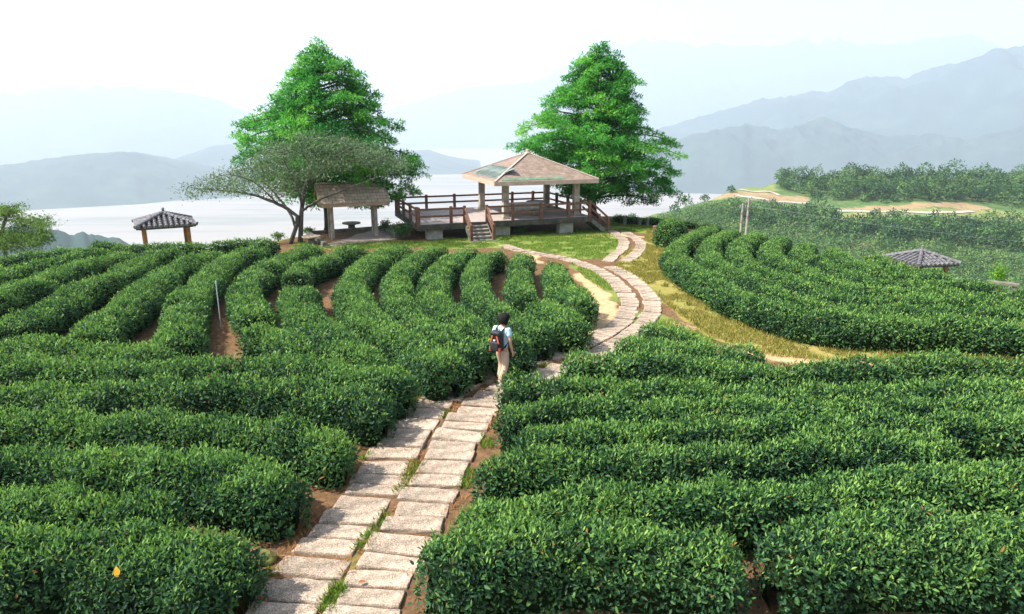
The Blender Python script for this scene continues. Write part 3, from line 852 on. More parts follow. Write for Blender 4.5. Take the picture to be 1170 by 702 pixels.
for k, Q in enumerate(hrows):
    lab = names_h[k] if k < len(hrows) - 1 and k < 9 else (names_h[9] if k == len(hrows) - 1 else 'contour tea hedge number %d up the right knoll' % (k + 1))
    ctl = Q[::6]
    if len(ctl) < 3: ctl = Q[[0, len(Q) // 2, -1]]
    hedge_plan([tuple(q) for q in ctl], 1.08, HH, lab, 160 + k, px=False)
hedge_plan([at(700, 254), at(740, 258), at(790, 262), at(835, 268)], .7, .45, 'low dark hedge line along the crest behind the stone bollards', 180, px=False)


def bush(c, rx, ry, h, label, seed, name='round_bush', cat='bush', leafm='tea_leaf', group=None, dens_k=1.):
    ns, nf = 30, 14
    a = np.linspace(0, -2 * math.pi, ns); f = np.linspace(0, 1, nf)
    A, Fv = np.meshgrid(a, f, indexing='ij')
    pr = np.cos(Fv * math.pi / 2) ** .6; zz = np.sin(Fv * math.pi / 2) ** .8
    P = np.stack([c[0] + rx * pr * np.cos(A), c[1] + ry * pr * np.sin(A), gz(*c[:2]) + h * zz], -1)
    cen = np.array([c[0], c[1], gz(*c[:2]) + h * .4])
    P = cen + (P - cen) * (1 + (fbm(P * 1.6, 3, seed) - .5) * .5)[..., None]
    P[-1] = P[0]
    return shell_to_hedge(name, P[::-1], seed, float(np.hypot(c[0], c[1])), label, cat, group, h, lambda x, y: np.full(np.shape(x), gz(*c[:2])), leafm, dens_k)
q = at(765, 282)
bush((q[0], q[1]), .95, .85, 1.35, 'round clipped bush standing alone where the yellow track meets the branch path', 190)

# ------------------------------------------------------------------ trees
def cypress(label, base, px_trunk, left, right, Y, seed, nb=92, per=84):
    """feathery conifer; left/right outlines give the crown's reach at each height"""
    r = np.random.default_rng(seed)
    base = np.array([base[0], base[1], gz(*base[:2])])
    def prof(rows):
        z = []; w = []
        for px, py in rows:
            q = at_depth(px, py, Y); z.append(q[2]); w.append(abs(q[0] - base[0]))
        z = np.array(z); w = np.array(w); o = np.argsort(z); return z[o], w[o]
    zl, wl = prof(left); zr, wr = prof(right)
    ztop = max(zl.max(), zr.max()); zbot = min(zl.min(), zr.min())
    root = empty('conifer_tree', base)
    tag(root, label, 'tree')
    tb = MB(); hgt = ztop - base[2]
    tp = [(r.normal() * .05 * (i > 0), r.normal() * .05 * (i > 0), hgt * i / 9) for i in range(10)]
    tb.tube(tp, [.30 * (1 - i / 9.6) + .02 for i in range(10)], 10)
    tb.tube([(0, 0, -.3), (0, 0, .05), (0, 0, .5)], [.45, .40, .28], 12)
    tb.build('trunk', MATS['bark'], root, smooth=True)
    lb = MB(); pos = []; nr = []; tn = []
    ga = 2.39996
    for i in range(nb):
        f = (i + .5) / nb
        z = zbot + .5 + (ztop - zbot - .35) * (f ** .86) 
        az = i * ga + r.normal() * .25
        ca, sa = math.cos(az), math.sin(az)
        L_ = np.interp(z, zl, wl); R_ = np.interp(z, zr, wr)
        side = (ca + 1) / 2
        reach = (L_ * (1 - side) + R_ * side)
        zf = (z - zbot) / (ztop - zbot)
        reach = max(.25, reach - .25 + .55 * zf * (zf < .97)) / max(abs(ca), .92) * min(1.02, r.uniform(.86, 1.06) * (.58 + .16 * zf + .62 * float(vnoise(np.array([ca * 2.1 + 9, sa * 2.1 + 9, z * .95 + seed]), seed))))
        reach = max(reach, .35)
        rise = r.uniform(.05, .22) * reach
        z0 = z - rise - .05 * reach
        pts = []
        for t in np.linspace(0, 1, 6):
            pts.append((ca * reach * t, sa * reach * t, z0 - base[2] + rise * math.sin(t * 2.0) - .12 * reach * t ** 3))
        lb.tube(pts, [.07 * (1 - .85 * t) * min(1, reach / 3) + .008 for t in np.linspace(0, 1, 6)], 5)
        nc = max(3, int(reach * 2.9 + 1))
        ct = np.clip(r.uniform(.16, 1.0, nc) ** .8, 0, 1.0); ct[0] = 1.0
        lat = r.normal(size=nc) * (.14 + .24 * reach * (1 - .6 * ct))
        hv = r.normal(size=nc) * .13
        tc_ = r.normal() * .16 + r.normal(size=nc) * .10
        ax = np.linspace(0, 1, 6)
        cxn = np.interp(ct, ax, [q[0] for q in pts]) - sa * lat; cyn = np.interp(ct, ax, [q[1] for q in pts]) + ca * lat
        czn = np.interp(ct, ax, [q[2] for q in pts]) - np.abs(lat) * .18 + hv
        for j in range(nc):
            rr_ = r.uniform(.34, .66) * (1 if reach > 1.2 else .7)
            n = int(per * (rr_ / .5) ** 2)
            g_ = norm(r.normal(size=(n, 3))) * (r.random((n, 1)) ** .45)
            rad = np.hypot(g_[:, 0], g_[:, 1])
            p = np.stack([cxn[j] + g_[:, 0] * rr_, cyn[j] + g_[:, 1] * rr_, czn[j] + g_[:, 2] * rr_ * .34 - rad ** 2 * rr_ * .35], 1)
            pos.append(p)
            nr.append(norm(np.stack([g_[:, 0] + ca * .4, g_[:, 1] + sa * .4, np.full(n, .30) + g_[:, 2] * .5], 1)))
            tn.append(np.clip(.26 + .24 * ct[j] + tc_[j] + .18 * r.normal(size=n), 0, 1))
    lb.build('limbs', MATS['bark'], root, smooth=True)
    p = np.vstack(pos); nn = np.vstack(nr); tint = np.concatenate(tn)
    n = len(p)
    L = .21 * (.6 + .8 * r.random(n))
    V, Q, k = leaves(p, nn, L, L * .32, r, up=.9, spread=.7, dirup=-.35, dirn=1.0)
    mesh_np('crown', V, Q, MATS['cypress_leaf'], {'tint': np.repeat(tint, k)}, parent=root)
    return root

def seen(px, Y):
    q = at_depth(px, 250, Y); return (q[0], Y)
t1 = seen(375, 45.2)
cypress('tall bright green feathery conifer rising behind the gabled shelter', t1, 375,
        [(371, 53), (352, 66), (341, 76), (331, 88), (326, 100), (294, 108), (286, 126), (282, 142), (285, 160), (300, 180), (310, 205), (330, 225)],
        [(377, 52), (388, 60), (403, 74), (407, 86), (432, 99), (434, 111), (457, 129), (464, 147), (476, 166), (467, 184), (475, 208), (457, 222), (440, 230)], 45.2, 401, nb=108)
t2 = seen(678, 49.6)
cypress('tall bright green feathery conifer with long right limbs behind the pavilion', t2, 678,
        [(684, 53), (668, 62), (660, 68), (648, 80), (637, 97), (624, 111), (598, 128), (594, 146), (600, 165), (617, 178), (630, 200), (640, 222)],
        [(690, 53), (706, 62), (712, 77), (727, 86), (722, 103), (734, 114), (730, 131), (762, 143), (779, 154), (778, 168), (784, 182), (782, 205), (762, 217), (720, 228)], 49.6, 402, nb=108)


def branchy(name, label, base, limbs, clusters, leafm, barkm, seed, Lsz=.09, per=70, crad=.42, twig_r=.012):
    """broadleaf tree: limbs are polylines with radii, clusters are leaf clump centres reached by twigs (all relative to base)"""
    r = np.random.default_rng(seed)
    root = empty(name, base); tag(root, label, 'tree')
    tb = MB(); allp = []
    for pts, rad in limbs:
        C, _ = spline(pts, .25)
        rr = np.linspace(rad[0], rad[1], len(C))
        C = C + np.concatenate([np.zeros((1, 3)), r.normal(size=(len(C) - 1, 3)) * .02])
        tb.tube(C, rr, 8); allp.append(C)
    tb.build('trunk', MATS[barkm], root, smooth=True)
    A = np.vstack(allp); A = A[A[:, 2] > .8]
    wb = MB()
    for c in clusters:
        d = np.linalg.norm(A - c, axis=1) + np.clip(A[:, 2] - c[2], 0, 9) * .8
        a = A[int(np.argmin(d))]
        m = (a + c) / 2 + r.normal(size=3) * .12 + np.array([0, 0, -.08])
        wb.tube([a, m, c], [twig_r * 1.8, twig_r * 1.2, twig_r * .5], 4)
    wb.build('twigs', MATS[barkm], root)
    clusters = np.array(clusters)
    ci = r.integers(0, len(clusters), len(clusters) * per)
    n = len(ci)
    p = clusters[ci] + r.normal(size=(n, 3)) * np.array([crad, crad, crad * .5]) * (.6 + .6 * r.random((n, 1)))
    nn = norm(r.normal(size=(n, 3)) * .7 + np.array([0, 0, .6]))
    L = Lsz * (.6 + .8 * r.random(n))
    V, Q, k = leaves(p, nn, L, L * .42, r, up=.6, spread=.8, dirup=0, dirn=.4)
    ct = r.random(len(clusters))
    tint = np.clip(.5 * r.random(n) + .5 * ct[ci], 0, 1)
    mesh_np('crown', V, Q, MATS[leafm], {'tint': np.repeat(tint, k)}, parent=root)
    return root

# spreading grey-green tree with two stems
bx, by = at(338, 278)
YB = by
def rel(px, py, dy=0.):
    q = at_depth(px, py, YB + dy); return (q[0] - bx, q[1] - by, q[2] - gz(bx, by))
limbs = [([rel(343, 281), rel(344, 262), rel(345, 240), rel(348, 215, .2), rel(354, 196, .3), rel(360, 178, .3), rel(364, 160, .4)], (.15, .03)),
         ([rel(331, 281, -.2), rel(337, 263, -.1), rel(342, 250, -.1), rel(328, 239, -.2), rel(309, 229, -.3), rel(283, 221, -.4), rel(257, 218, -.5), rel(222, 216, -.5)], (.13, .015)),
         ([rel(338, 262, .1), rel(333, 246, .3), rel(318, 226, .8), rel(300, 206, 1.2), rel(284, 190, 1.5)], (.08, .02)),
         ([rel(345, 241, 0), rel(364, 229, -.5), rel(383, 221, -.9), rel(402, 213, -1.2), rel(425, 205, -1.4), rel(450, 198, -1.4)], (.075, .015)),
         ([rel(345, 236, 0), rel(340, 214, -.8), rel(330, 194, -1.4), rel(320, 176, -1.8)], (.08, .02)),
         ([rel(348, 215, .2), rel(372, 196, .8), rel(398, 182, 1.4), rel(430, 176, 1.8)], (.06, .015)),
         ([rel(350, 208, .2), rel(372, 188, -.8), rel(396, 172, -1.4), rel(420, 166, -1.6)], (.05, .015)),
         ([rel(318, 233, -.2), rel(290, 208, -1.4), rel(262, 200, -2.0), rel(240, 204, -2.2)], (.05, .012))]
r = np.random.default_rng(77)
top_x = [200, 225, 262, 285, 305, 326, 345, 370, 398, 420, 445, 462, 474]
top_y = [216, 206, 194, 178, 166, 157, 150, 150, 157, 163, 172, 182, 192]
bot_y = [222, 224, 222, 219, 222, 226, 218, 200, 193, 190, 189, 191, 195]
cl = []
while len(cl) < 290:
    px = 203 + 270 * r.beta(1.75, 1.65)
    dep = r.normal() * 1.7
    if abs(dep) > 3.8: continue
    ty = np.interp(px, top_x, top_y); by_ = np.interp(px, top_x, bot_y)
    if px < 262 and abs(dep + .6) > 1.0: continue
    f = r.random() ** 1.35
    py = ty + 4 + (by_ - ty - 4) * f + (dep / 3.8) ** 2 * 14
    cl.append(rel(px, min(py, by_ + 3), dep))
branchy('spreading_tree', 'low spreading grey-green tree with two dark stems left of the gabled shelter', (bx, by, gz(bx, by)), limbs, cl, 'grey_leaf', 'grey_bark', 501, Lsz=.135, per=76, crad=.40, twig_r=.008)

# feathery young tree at the left edge, rooted beyond the crest
q = at_depth(4, 285, 37.5); fb = (q[0], 37.5, gz(q[0], 37.5))
def relf(px, py, dy=0.):
    q = at_depth(px, py, 37.5 + dy); return (q[0] - fb[0], q[1] - fb[1], q[2] - fb[2])
limbs = [([(0, 0, -.2), relf(3, 285), relf(2, 268), relf(6, 250), relf(16, 236)], (.11, .02)), ([relf(2, 268), relf(-14, 250), relf(-34, 240)], (.05, .015)),
         ([relf(3, 277), relf(20, 262), relf(38, 252), relf(56, 250)], (.05, .012)), ([relf(3, 280), relf(26, 274), relf(48, 268)], (.04, .012))]
r = np.random.default_rng(78); cl = []
for px0, py0, rx_, ry_, n_ in [(10, 240, 16, 8, 24), (-20, 242, 24, 12, 26), (28, 254, 14, 6, 16), (46, 256, 12, 8, 16), (20, 270, 26, 10, 40), (46, 272, 14, 9, 22), (-20, 266, 26, 14, 34), (-40, 275, 20, 12, 16), (6, 282, 40, 6, 20)]:
    for _ in range(n_): cl.append(relf(px0 + r.normal() * rx_ * .5, py0 + r.normal() * ry_ * .5, r.normal() * 1.0))
branchy('feathery_tree', 'feathery yellow-green young tree cut by the left edge of the photo', fb, limbs, cl, 'young_leaf', 'grey_bark', 502, Lsz=.13, per=60, crad=.26)

# bright little shrub by the bench at the right
def shrub(name, label, c, n, rx, h, leafm, seed, Lsz, cat='shrub'):
    r = np.random.default_rng(seed)
    root = empty(name, c); tag(root, label, cat)
    sb = MB(); P = []
    for i in range(9):
        a = r.uniform(0, 6.28); t = (rx * .7 * r.random() * math.cos(a), rx * .7 * r.random() * math.sin(a), h * r.uniform(.6, .95))
        sb.tube([(0, 0, -.05), (t[0] * .4, t[1] * .4, t[2] * .5), t], [.02, .014, .006], 5)
        P.append(t)
    sb.build('stems', MATS['grey_bark'], root)
    P = np.array(P); ci = r.integers(0, 9, n)
    p = P[ci] * (.55 + .5 * r.random((n, 1))) + r.normal(size=(n, 3)) * np.array([rx * .3, rx * .3, h * .12])
    nn = norm(p - np.array([0, 0, h * .4])); L = Lsz * (.6 + .8 * r.random(n))
    V, Q, k = leaves(p, nn, L, L * .45, r, up=.5, spread=.8)
    mesh_np('foliage', V, Q, MATS[leafm], {'tint': np.repeat(np.clip(r.random(n) * .8 + .1, 0, 1), k)}, parent=root)
    return root
# ------------------------------------------------------------------ path slabs
SLABS = 'granite slabs of the winding double path'
def slab_mesh(w, l, seed):
    r = np.random.default_rng(seed)
    m = MB(); m.box((0, 0, 0), (w, l, .09))
    me = bpy.data.meshes.new('stone_slab'); me.from_pydata(m.v, [], m.f)
    bm = bmesh.new(); bm.from_mesh(me)
    bmesh.ops.subdivide_edges(bm, edges=[e for e in bm.edges if abs(e.verts[0].co.z - e.verts[1].co.z) < 1e-4], cuts=3, use_grid_fill=True)
    for v in bm.verts:
        j = r.normal(size=3) * np.array([.006, .006, .003]); v.co += Vector(j)
    ed = [e for e in bm.edges if len(e.link_faces) == 2 and e.calc_face_angle(0) > .6]
    bmesh.ops.bevel(bm, geom=ed, offset=.010, segments=2, affect='EDGES')
    bm.to_mesh(me); bm.free(); me.materials.append(MATS['stone'])
    return me
SLM = [slab_mesh(1, .40, 900 + i) for i in range(8)]
def ordinal(n): return '%d%s' % (n, 'th' if 10 <= n % 100 <= 20 else {1: 'st', 2: 'nd', 3: 'rd'}.get(n % 10, 'th'))
srng = np.random.default_rng(5)
def lane(pts, w0, w1, step, text, miss=(), skew=.04):
    C, Lt = spline([at(*p) for p in pts], .05)
    Td = norm(np.gradient(C, axis=0)); pos_ = []; q_ = .2
    while q_ < Lt - .2:
        ln_ = step * srng.uniform(.80, 1.22); pos_.append((q_ + ln_ / 2, ln_)); q_ += ln_
    ii = [min(len(C) - 1, int(p_ / .05)) for p_, _ in pos_]; LN = [l_ for _, l_ in pos_]
    C = C[ii]; T = Td[ii]
    for i in range(len(C)):
        if i in miss: continue
        x, y = C[i] + srng.normal(size=2) * np.array([.025, .012])
        a = (math.atan2(T[i, 1], T[i, 0]) - math.pi / 2) * (.55 if y < 17 and w0 >= .9 else 1) + srng.normal() * skew
        o = bpy.data.objects.new('stone_slab', SLM[int(srng.integers(8))]); col.objects.link(o)
        w = (w0 + (w1 - w0) * min(1, max(0, (y - 14) / 7))) * srng.uniform(.90, 1.07)
        near_k = max(0., 1 - math.hypot(x, y) / 16)
        o.location = (x, y, gz(x, y) - .006 + srng.uniform(-.012, .016))
        o.rotation_euler = (-.03 - .06 * near_k + srng.normal() * .01, srng.normal() * .012, a)
        o.scale = (w, (LN[i] - srng.uniform(.008, .032)) / .40, 1)
        tag(o, text % ordinal(i + 1), 'paving slab', SLABS, 'thing')
LEFT = [(305, 735), (318, 715), (335, 685), (353, 657), (373, 628), (395, 601), (415, 576), (432, 548), (447, 522), (462, 500), (477, 481), (494, 463), (516, 447), (544, 434), (570, 424), (592, 418), (620, 410), (648, 401), (675, 390), (698, 378), (712, 366), (719, 352), (716, 339), (705, 325), (690, 313), (668, 303), (645, 296), (617, 291), (591, 286), (574, 280)]
RIGHT = [(393, 735), (405, 715), (424, 682), (440, 652), (458, 621), (476, 591), (492, 563), (506, 536), (519, 511), (532, 488), (548, 467), (568, 450), (595, 438), (628, 427), (658, 417), (686, 404), (714, 388), (735, 371), (746, 352), (741, 338), (728, 324), (713, 313), (698, 306)]
lane(LEFT, .96, .66, .455, '%s stone slab up the left lane of the path, counted from the bottom edge')
lane(RIGHT, .92, .62, .455, '%s stone slab up the right lane of the path, counted from the bottom edge')
BRL = [(693, 300), (704, 291), (712, 283), (713, 276), (707, 270), (699, 265)]
BRR = [(712, 300), (724, 293), (731, 285), (731, 277), (724, 271), (714, 266)]
lane(BRL, .62, .6, .47, '%s stone slab of the branch path\'s left lane toward the right pavilion steps')
lane(BRR, .62, .6, .47, '%s stone slab of the branch path\'s right lane toward the stone bollards')

# ------------------------------------------------------------------ timber pavilion on its deck
TH = math.radians(20)
DZ = .20
pav = empty('pavilion', (-5.45, 39.95, DZ), TH)          # local x along the front edge, local y back, z=0 at the deck top
tag(pav, 'open hip-roofed timber pavilion on a raised railed deck between the two conifers', 'pavilion')
DU, DV = 11.15, 7.1
m = MB(); m.box((DU / 2, DV / 2, -.03), (DU, DV, .06)); m.build('deck_floor', MATS['deck_floor'], pav, bevel=.008)
m = MB()
for a, b in (((-.06, -.06), (DU + .06, -.06)), ((-.06, DV + .06), (DU + .06, DV + .06)), ((-.06, 0), (-.06, DV)), ((DU + .06, 0), (DU + .06, DV))):
    m.bar((a[0], a[1], -.19), (b[0], b[1], -.19), .12, .34)
for x in np.linspace(1, DU - 1, 8): m.bar((x, .02, -.19), (x, DV - .02, -.19), .14, .24)
m.build('deck_beam', MATS['deck_edge'], pav, bevel=.01)
for x, y in ((1.0, .55), (5.3, .55), (9.6, .55), (1.0, 6.4), (5.3, 6.4), (9.6, 6.4)):
    m = MB(); m.box((x, y, -.36 - .75), (.95, .6, 1.5)); m.build('pier', MATS['concrete'], pav, bevel=.02)
CU = [(5.6, .65), (10.4, .65), (5.6, 5.5), (10.4, 5.5)]
for x, y in CU:
    c = MB(); c.box((x, y, 1.18), (.36, .36, 2.36)); c.box((x, y, .09), (.44, .44, .18)); c.build('column', MATS['column'], pav, bevel=.015)
# roof: four hips over the columns
ex0, ex1, ey0, ey1 = 4.55, 11.45, -.40, 6.55
ez = 2.36; pk = ((ex0 + ex1) / 2, (ey0 + ey1) / 2, 3.88)
roof = empty('roof', (0, 0, 0)); roof.parent = pav
def roof_face(a, b, apex, th, mname, name, parent, rows=6.2):
    """one hip: a slab of thickness th with UVs in metres (u along the eave, v up the slope)"""
    a = Vector(a); b = Vector(b); c = Vector(apex)
    n = (b - a).cross(c - a).normalized()
    if n.z < 0: n = -n
    V = [a, b, c, a - n * th, b - n * th, c - n * th]
    Fc = [(0, 1, 2), (5, 4, 3), (0, 3, 4, 1), (1, 4, 5, 2), (2, 5, 3, 0)]
    me = bpy.data.meshes.new(name); me.from_pydata(V, [], Fc); me.materials.append(MATS[mname])
    bm = bmesh.new(); bm.from_mesh(me)
    bmesh.ops.recalc_face_normals(bm, faces=bm.faces); 
    uvl = bm.loops.layers.uv.new('UVMap'); ex = (b - a).normalized(); ey = n.cross(ex)
    if ey.z < 0: ey = -ey
    for f in bm.faces:
        for l in f.loops: l[uvl].uv = ((l.vert.co - a).dot(ex), (l.vert.co - a).dot(ey))
    bm.to_mesh(me); bm.free()
    return link_mesh(name, me, parent)
cor = [(ex0, ey0, ez), (ex1, ey0, ez), (ex1, ey1, ez), (ex0, ey1, ez)]
faces = []
for i in range(4): faces.append(roof_face(cor[i], cor[(i + 1) % 4], pk, .05, 'roof_shingle', 'shingled_hip', roof))
m = MB()
for i in range(4):
    a = Vector(cor[i]); b = Vector(cor[(i + 1) % 4])
    o = Vector((0, 0, -.11)); m.bar(a + o, b + o, .05, .26)
m.build('fascia', MATS['fascia'], roof, bevel=.006)
m = MB()
for c in cor: m.bar(Vector(c) + Vector((0, 0, .03)), Vector(pk) + Vector((0, 0, .04)), .13, .05)
m.build('hip_cap', MATS['ridge_cap'], roof, bevel=.01)
m = MB(); m.lathe((pk[0], pk[1], pk[2]), [(.22, -.10), (.22, .02), (.13, .06), (.13, .20), (.04, .24)], 10); m.build('finial', MATS['fascia'], roof)
# exposed green flashing strips near the eave: front face and a wide patch on the left face
def strip_on(a, b, apex, u0, u1, v0, v1, lift):
    a = Vector(a); b = Vector(b); c = Vector(apex); mid = (a + b) / 2
    ex = (b - a).normalized(); up = (c - mid).normalized(); n = ex.cross(up)
    if n.z < 0: n = -n
    W = (b - a).length; 
    P = [a + ex * u + up * v + n * (lift + k) for k in (0, .02) for u, v in ((u0, v0), (u1, v0), (u1 - (v1 - v0) * .15, v1), (u0 + (v1 - v0) * .45, v1))]
    return P, [(3, 2, 1, 0), (4, 5, 6, 7), (0, 1, 5, 4), (1, 2, 6, 5), (2, 3, 7, 6), (3, 0, 4, 7)]
m = MB(); m.add(*strip_on(cor[0], cor[1], pk, .5, 4.6, .12, .42, .006)); 
m.build('front_flashing', MATS['green_flashing'], roof)['label'] = 'worn green and white flashing strip along the front eave'
mat('grey_sheet', (.17, .21, .19), var=.4, scale=3, rough=.5, tint=(.10, .15, .12))
m = MB()
P, Fq = strip_on(cor[3], cor[0], pk, 1.1, 6.3, .35, 1.75, .006); m.add(P, Fq)
for k in range(12):
    u = 1.8 + k * .36
    P, Fq = strip_on(cor[3], cor[0], pk, u, u + .05, .4, 1.7, .028); m.add(P, Fq)
m.build('side_sheet', MATS['grey_sheet'], roof)['label'] = 'grey green ribbed sheet where shingles are missing on the left hip'
m = MB()
for a, b in ((cor[0], cor[1]), (cor[1], cor[2]), (cor[2], cor[3]), (cor[3], cor[0])):
    pass
for (x0, y0), (x1, y1) in (((CU[0]), (CU[1])), ((CU[2]), (CU[3])), ((CU[0]), (CU[2])), ((CU[1]), (CU[3]))):
    m.bar((x0, y0, 2.25), (x1, y1, 2.25), .14, .2)
for c in cor: m.bar((c[0] * .97 + pk[0] * .03, c[1] * .97 + pk[1] * .03, c[2] - .12), (pk[0], pk[1], pk[2] - .14), .08, .12)
m.build('rafters', MATS['wood_pale'], roof)
# railings: posts and two rails between them
def railing(pts, name='railing', hp=1.0, top0=.86, parent=pav, skip=()):
    g_ = empty(name, (0, 0, 0)); g_.parent = parent
    for i, p in enumerate(pts):
        k = MB(); k.box((p[0], p[1], p[2] + hp / 2 - .12), (.17, .17, hp + .24)); k.build('post', MATS['wood_rail'], g_, bevel=.014)
    for i, (a, b) in enumerate(zip(pts[:-1], pts[1:])):
        if i in skip: continue
        for hh_ in (top0, top0 - .42):
            k = MB(); k.bar((a[0], a[1], a[2] + hh_), (b[0], b[1], b[2] + hh_), .085, .12); k.build('rail', MATS['wood_rail'], g_, bevel=.008)
    return g_
railing([(-.02, .02, 0), (1.95, .02, 0), (2.78, .02, 0)], 'front_railing')
railing([(4.18, .02, 0), (5.85, .0, 0), (7.72, .0, 0), (9.62, .0, 0), (11.08, 0, 0)], 'front_railing')
railing([(-.05, .35, 0), (-.05, 2.2, 0), (-.05, 4.3, 0), (-.05, 6.0, 0)], 'side_railing')
railing([(0, DV, 0), (2.1, DV, 0), (4.1, DV, 0), (6.2, DV, 0), (8.4, DV, 0), (10.0, DV, 0), (11.1, DV, 0)], 'back_railing')
railing([(11.1, 1.5, 0), (11.1, 3.4, 0), (11.1, 5.3, 0), (11.1, 6.9, 0)], 'side_railing')
# front steps and right-hand steps
def steps(origin, ang, width, n, run, rise, name):
    g_ = empty(name, origin, ang); g_.parent = pav
    for i in range(n):
        k = MB(); k.box((0, -(i + .5) * run, -(i + 1) * rise - .03), (width, run + .04, .06)); k.build('tread', MATS['deck_floor'], g_, bevel=.006)
        k = MB(); k.box((0, -i * run - .03, -(i + .5) * rise - .05), (width - .06, .03, rise)); k.build('riser', MATS['mossy_concrete'], g_)
    for sx in (-1, 1):
        k = MB(); x = sx * (width / 2 + .05); k.bar((x, 0, -.22), (x, -n * run, -n * rise - .2), .08, .26); k.build('stringer', MATS['mossy_concrete'], g_)
        xr = sx * (width / 2 + .07)
        k = MB(); k.box((xr, -n * run - .02, -n * rise + .36), (.17, .17, 1.12)); k.build('post', MATS['wood_rail'], g_, bevel=.014)
        for hh_ in (.84, .44):
            k = MB(); k.bar((xr, -.04, hh_), (xr, -n * run, -n * rise + hh_), .085, .12); k.build('handrail', MATS['wood_rail'], g_, bevel=.008)
    k = MB(); k.box((0, -n * run - .22, -n * rise - .07), (width + .35, .5, .10)); k.build('landing', MATS['mossy_concrete'], g_, bevel=.01)
steps((3.48, -.06, 0), 0, 1.24, 5, .25, .18, 'front_steps')
steps((DU + .06, .72, 0), math.pi / 2, 1.2, 5, .25, .20, 'right_steps')

# seats under the pavilion roof (they stand on the deck: things of their own)
def pav_pt(u, v, z=0.): return (-5.45 + u * math.cos(TH) - v * math.sin(TH), 39.95 + u * math.sin(TH) + v * math.cos(TH), DZ + z)
b = empty('curved_bench', pav_pt(7.0, 1.35), TH); tag(b, 'long stone bench with low backrest standing behind the front railing', 'bench')
m = MB(); m.box((0, .12, .43), (2.5, .42, .09)); m.build('seat', MATS['concrete'], b, bevel=.015)
m = MB(); m.box((0, -.14, .70), (2.5, .09, .46)); m.build('backrest', MATS['concrete'], b, bevel=.03)
for x in (-.85, .85):
    m = MB(); m.box((x, .06, .19), (.34, .36, .385)); m.build('leg', MATS['mossy_concrete'], b, bevel=.012)
b = empty('stone_table', pav_pt(8.6, 3.0)); tag(b, 'round stone table in the middle of the pavilion deck', 'table')
m = MB(); m.lathe((0, 0, 0), [(.62, .66), (.66, .68), (.66, .74), (.62, .76)], 28); m.build('table_top', MATS['concrete'], b)
m = MB(); m.lathe((0, 0, 0), [(.32, .0), (.24, .12), (.20, .5), (.30, .659)], 18); m.build('pedestal', MATS['mossy_concrete'], b)

# ------------------------------------------------------------------ gabled shelter with paved floor
sx_, sy_ = at(404.5, 271.2)
sz_ = gz(sx_, sy_)
shel = empty('gabled_shelter', (sx_, sy_, sz_), TH * 1.2)
tag(shel, 'small gabled shelter on paired posts with a brown shingle roof left of the pavilion', 'shelter')
for x in (-1.32, 1.32):
    for y in (-.28, .34):
        m = MB(); m.box((x + (.02 if y < 0 else -.02), y, 1.05), (.19, .19, 2.3)); m.build('post', MATS['column'], shel, bevel=.012)
m = MB()
for y in (-.28, .34): m.bar((-1.75, y, 2.14), (1.75, y, 2.14), .12, .16)
for x in (-1.32, 1.32): m.bar((x, -.8, 2.0), (x, .85, 2.0), .10, .14)
m.build('beam', MATS['wood_pale'], shel)
e0, e1 = -.98, 1.05; rz_ = 3.30; ezz = 2.18; rx_ = 2.05
rf = empty('roof', (0, 0, 0)); rf.parent = shel
def gable(y0, y1, z0, z1, name):
    a = Vector((-rx_, y0, z0)); b_ = Vector((rx_, y0, z0)); c = Vector((rx_, y1, z1)); d = Vector((-rx_, y1, z1))
    n = (b_ - a).cross(d - a).normalized(); n = n if n.z > 0 else -n
    V = [a, b_, c, d] + [p - n * .06 for p in (a, b_, c, d)]
    me = bpy.data.meshes.new(name); me.from_pydata(V, [], [(0, 1, 2, 3), (7, 6, 5, 4), (0, 4, 5, 1), (1, 5, 6, 2), (2, 6, 7, 3), (3, 7, 4, 0)]); me.materials.append(MATS['brown_shingle'])
    bm = bmesh.new(); bm.from_mesh(me); bmesh.ops.recalc_face_normals(bm, faces=bm.faces); uvl = bm.loops.layers.uv.new('UVMap')
    up = (d - a).normalized()
    for f in bm.faces:
        for l in f.loops: l[uvl].uv = (l.vert.co.x + 3, (l.vert.co - a).dot(up))
    bm.to_mesh(me); bm.free(); return link_mesh(name, me, rf)
my = (e0 + e1) / 2
gable(e0, my, ezz, rz_, 'roof_slope'); gable(e1, my, ezz, rz_, 'roof_slope')
m = MB(); m.bar((-rx_ - .02, my, rz_ + .02), (rx_ + .02, my, rz_ + .02), .2, .06); m.build('ridge_cap', MATS['ridge_cap'], rf)
m = MB()
for y in (e0, e1): m.bar((-rx_, y, ezz - .10), (rx_, y, ezz - .10), .04, .18)
for x in (-rx_ - .02, rx_ + .02):
    m.bar((x, e0, ezz - .09), (x, my, rz_ - .09), .04, .18); m.bar((x, e1, ezz - .09), (x, my, rz_ - .09), .04, .18)
m.build('fascia', MATS['wood_pale'], rf)
m = MB()
for x in (-rx_ + .10, rx_ - .10): m.add([(x, e0 + .12, ezz - .12), (x, e1 - .12, ezz - .12), (x, my, rz_ - .14), (x + .03, e0 + .12, ezz - .12), (x + .03, e1 - .12, ezz - .12), (x + .03, my, rz_ - .14)], [(0, 1, 2), (5, 4, 3), (0, 3, 4, 1), (1, 4, 5, 2), (2, 5, 3, 0)])
m.build('gable_board', MATS['wood_pale'], rf)
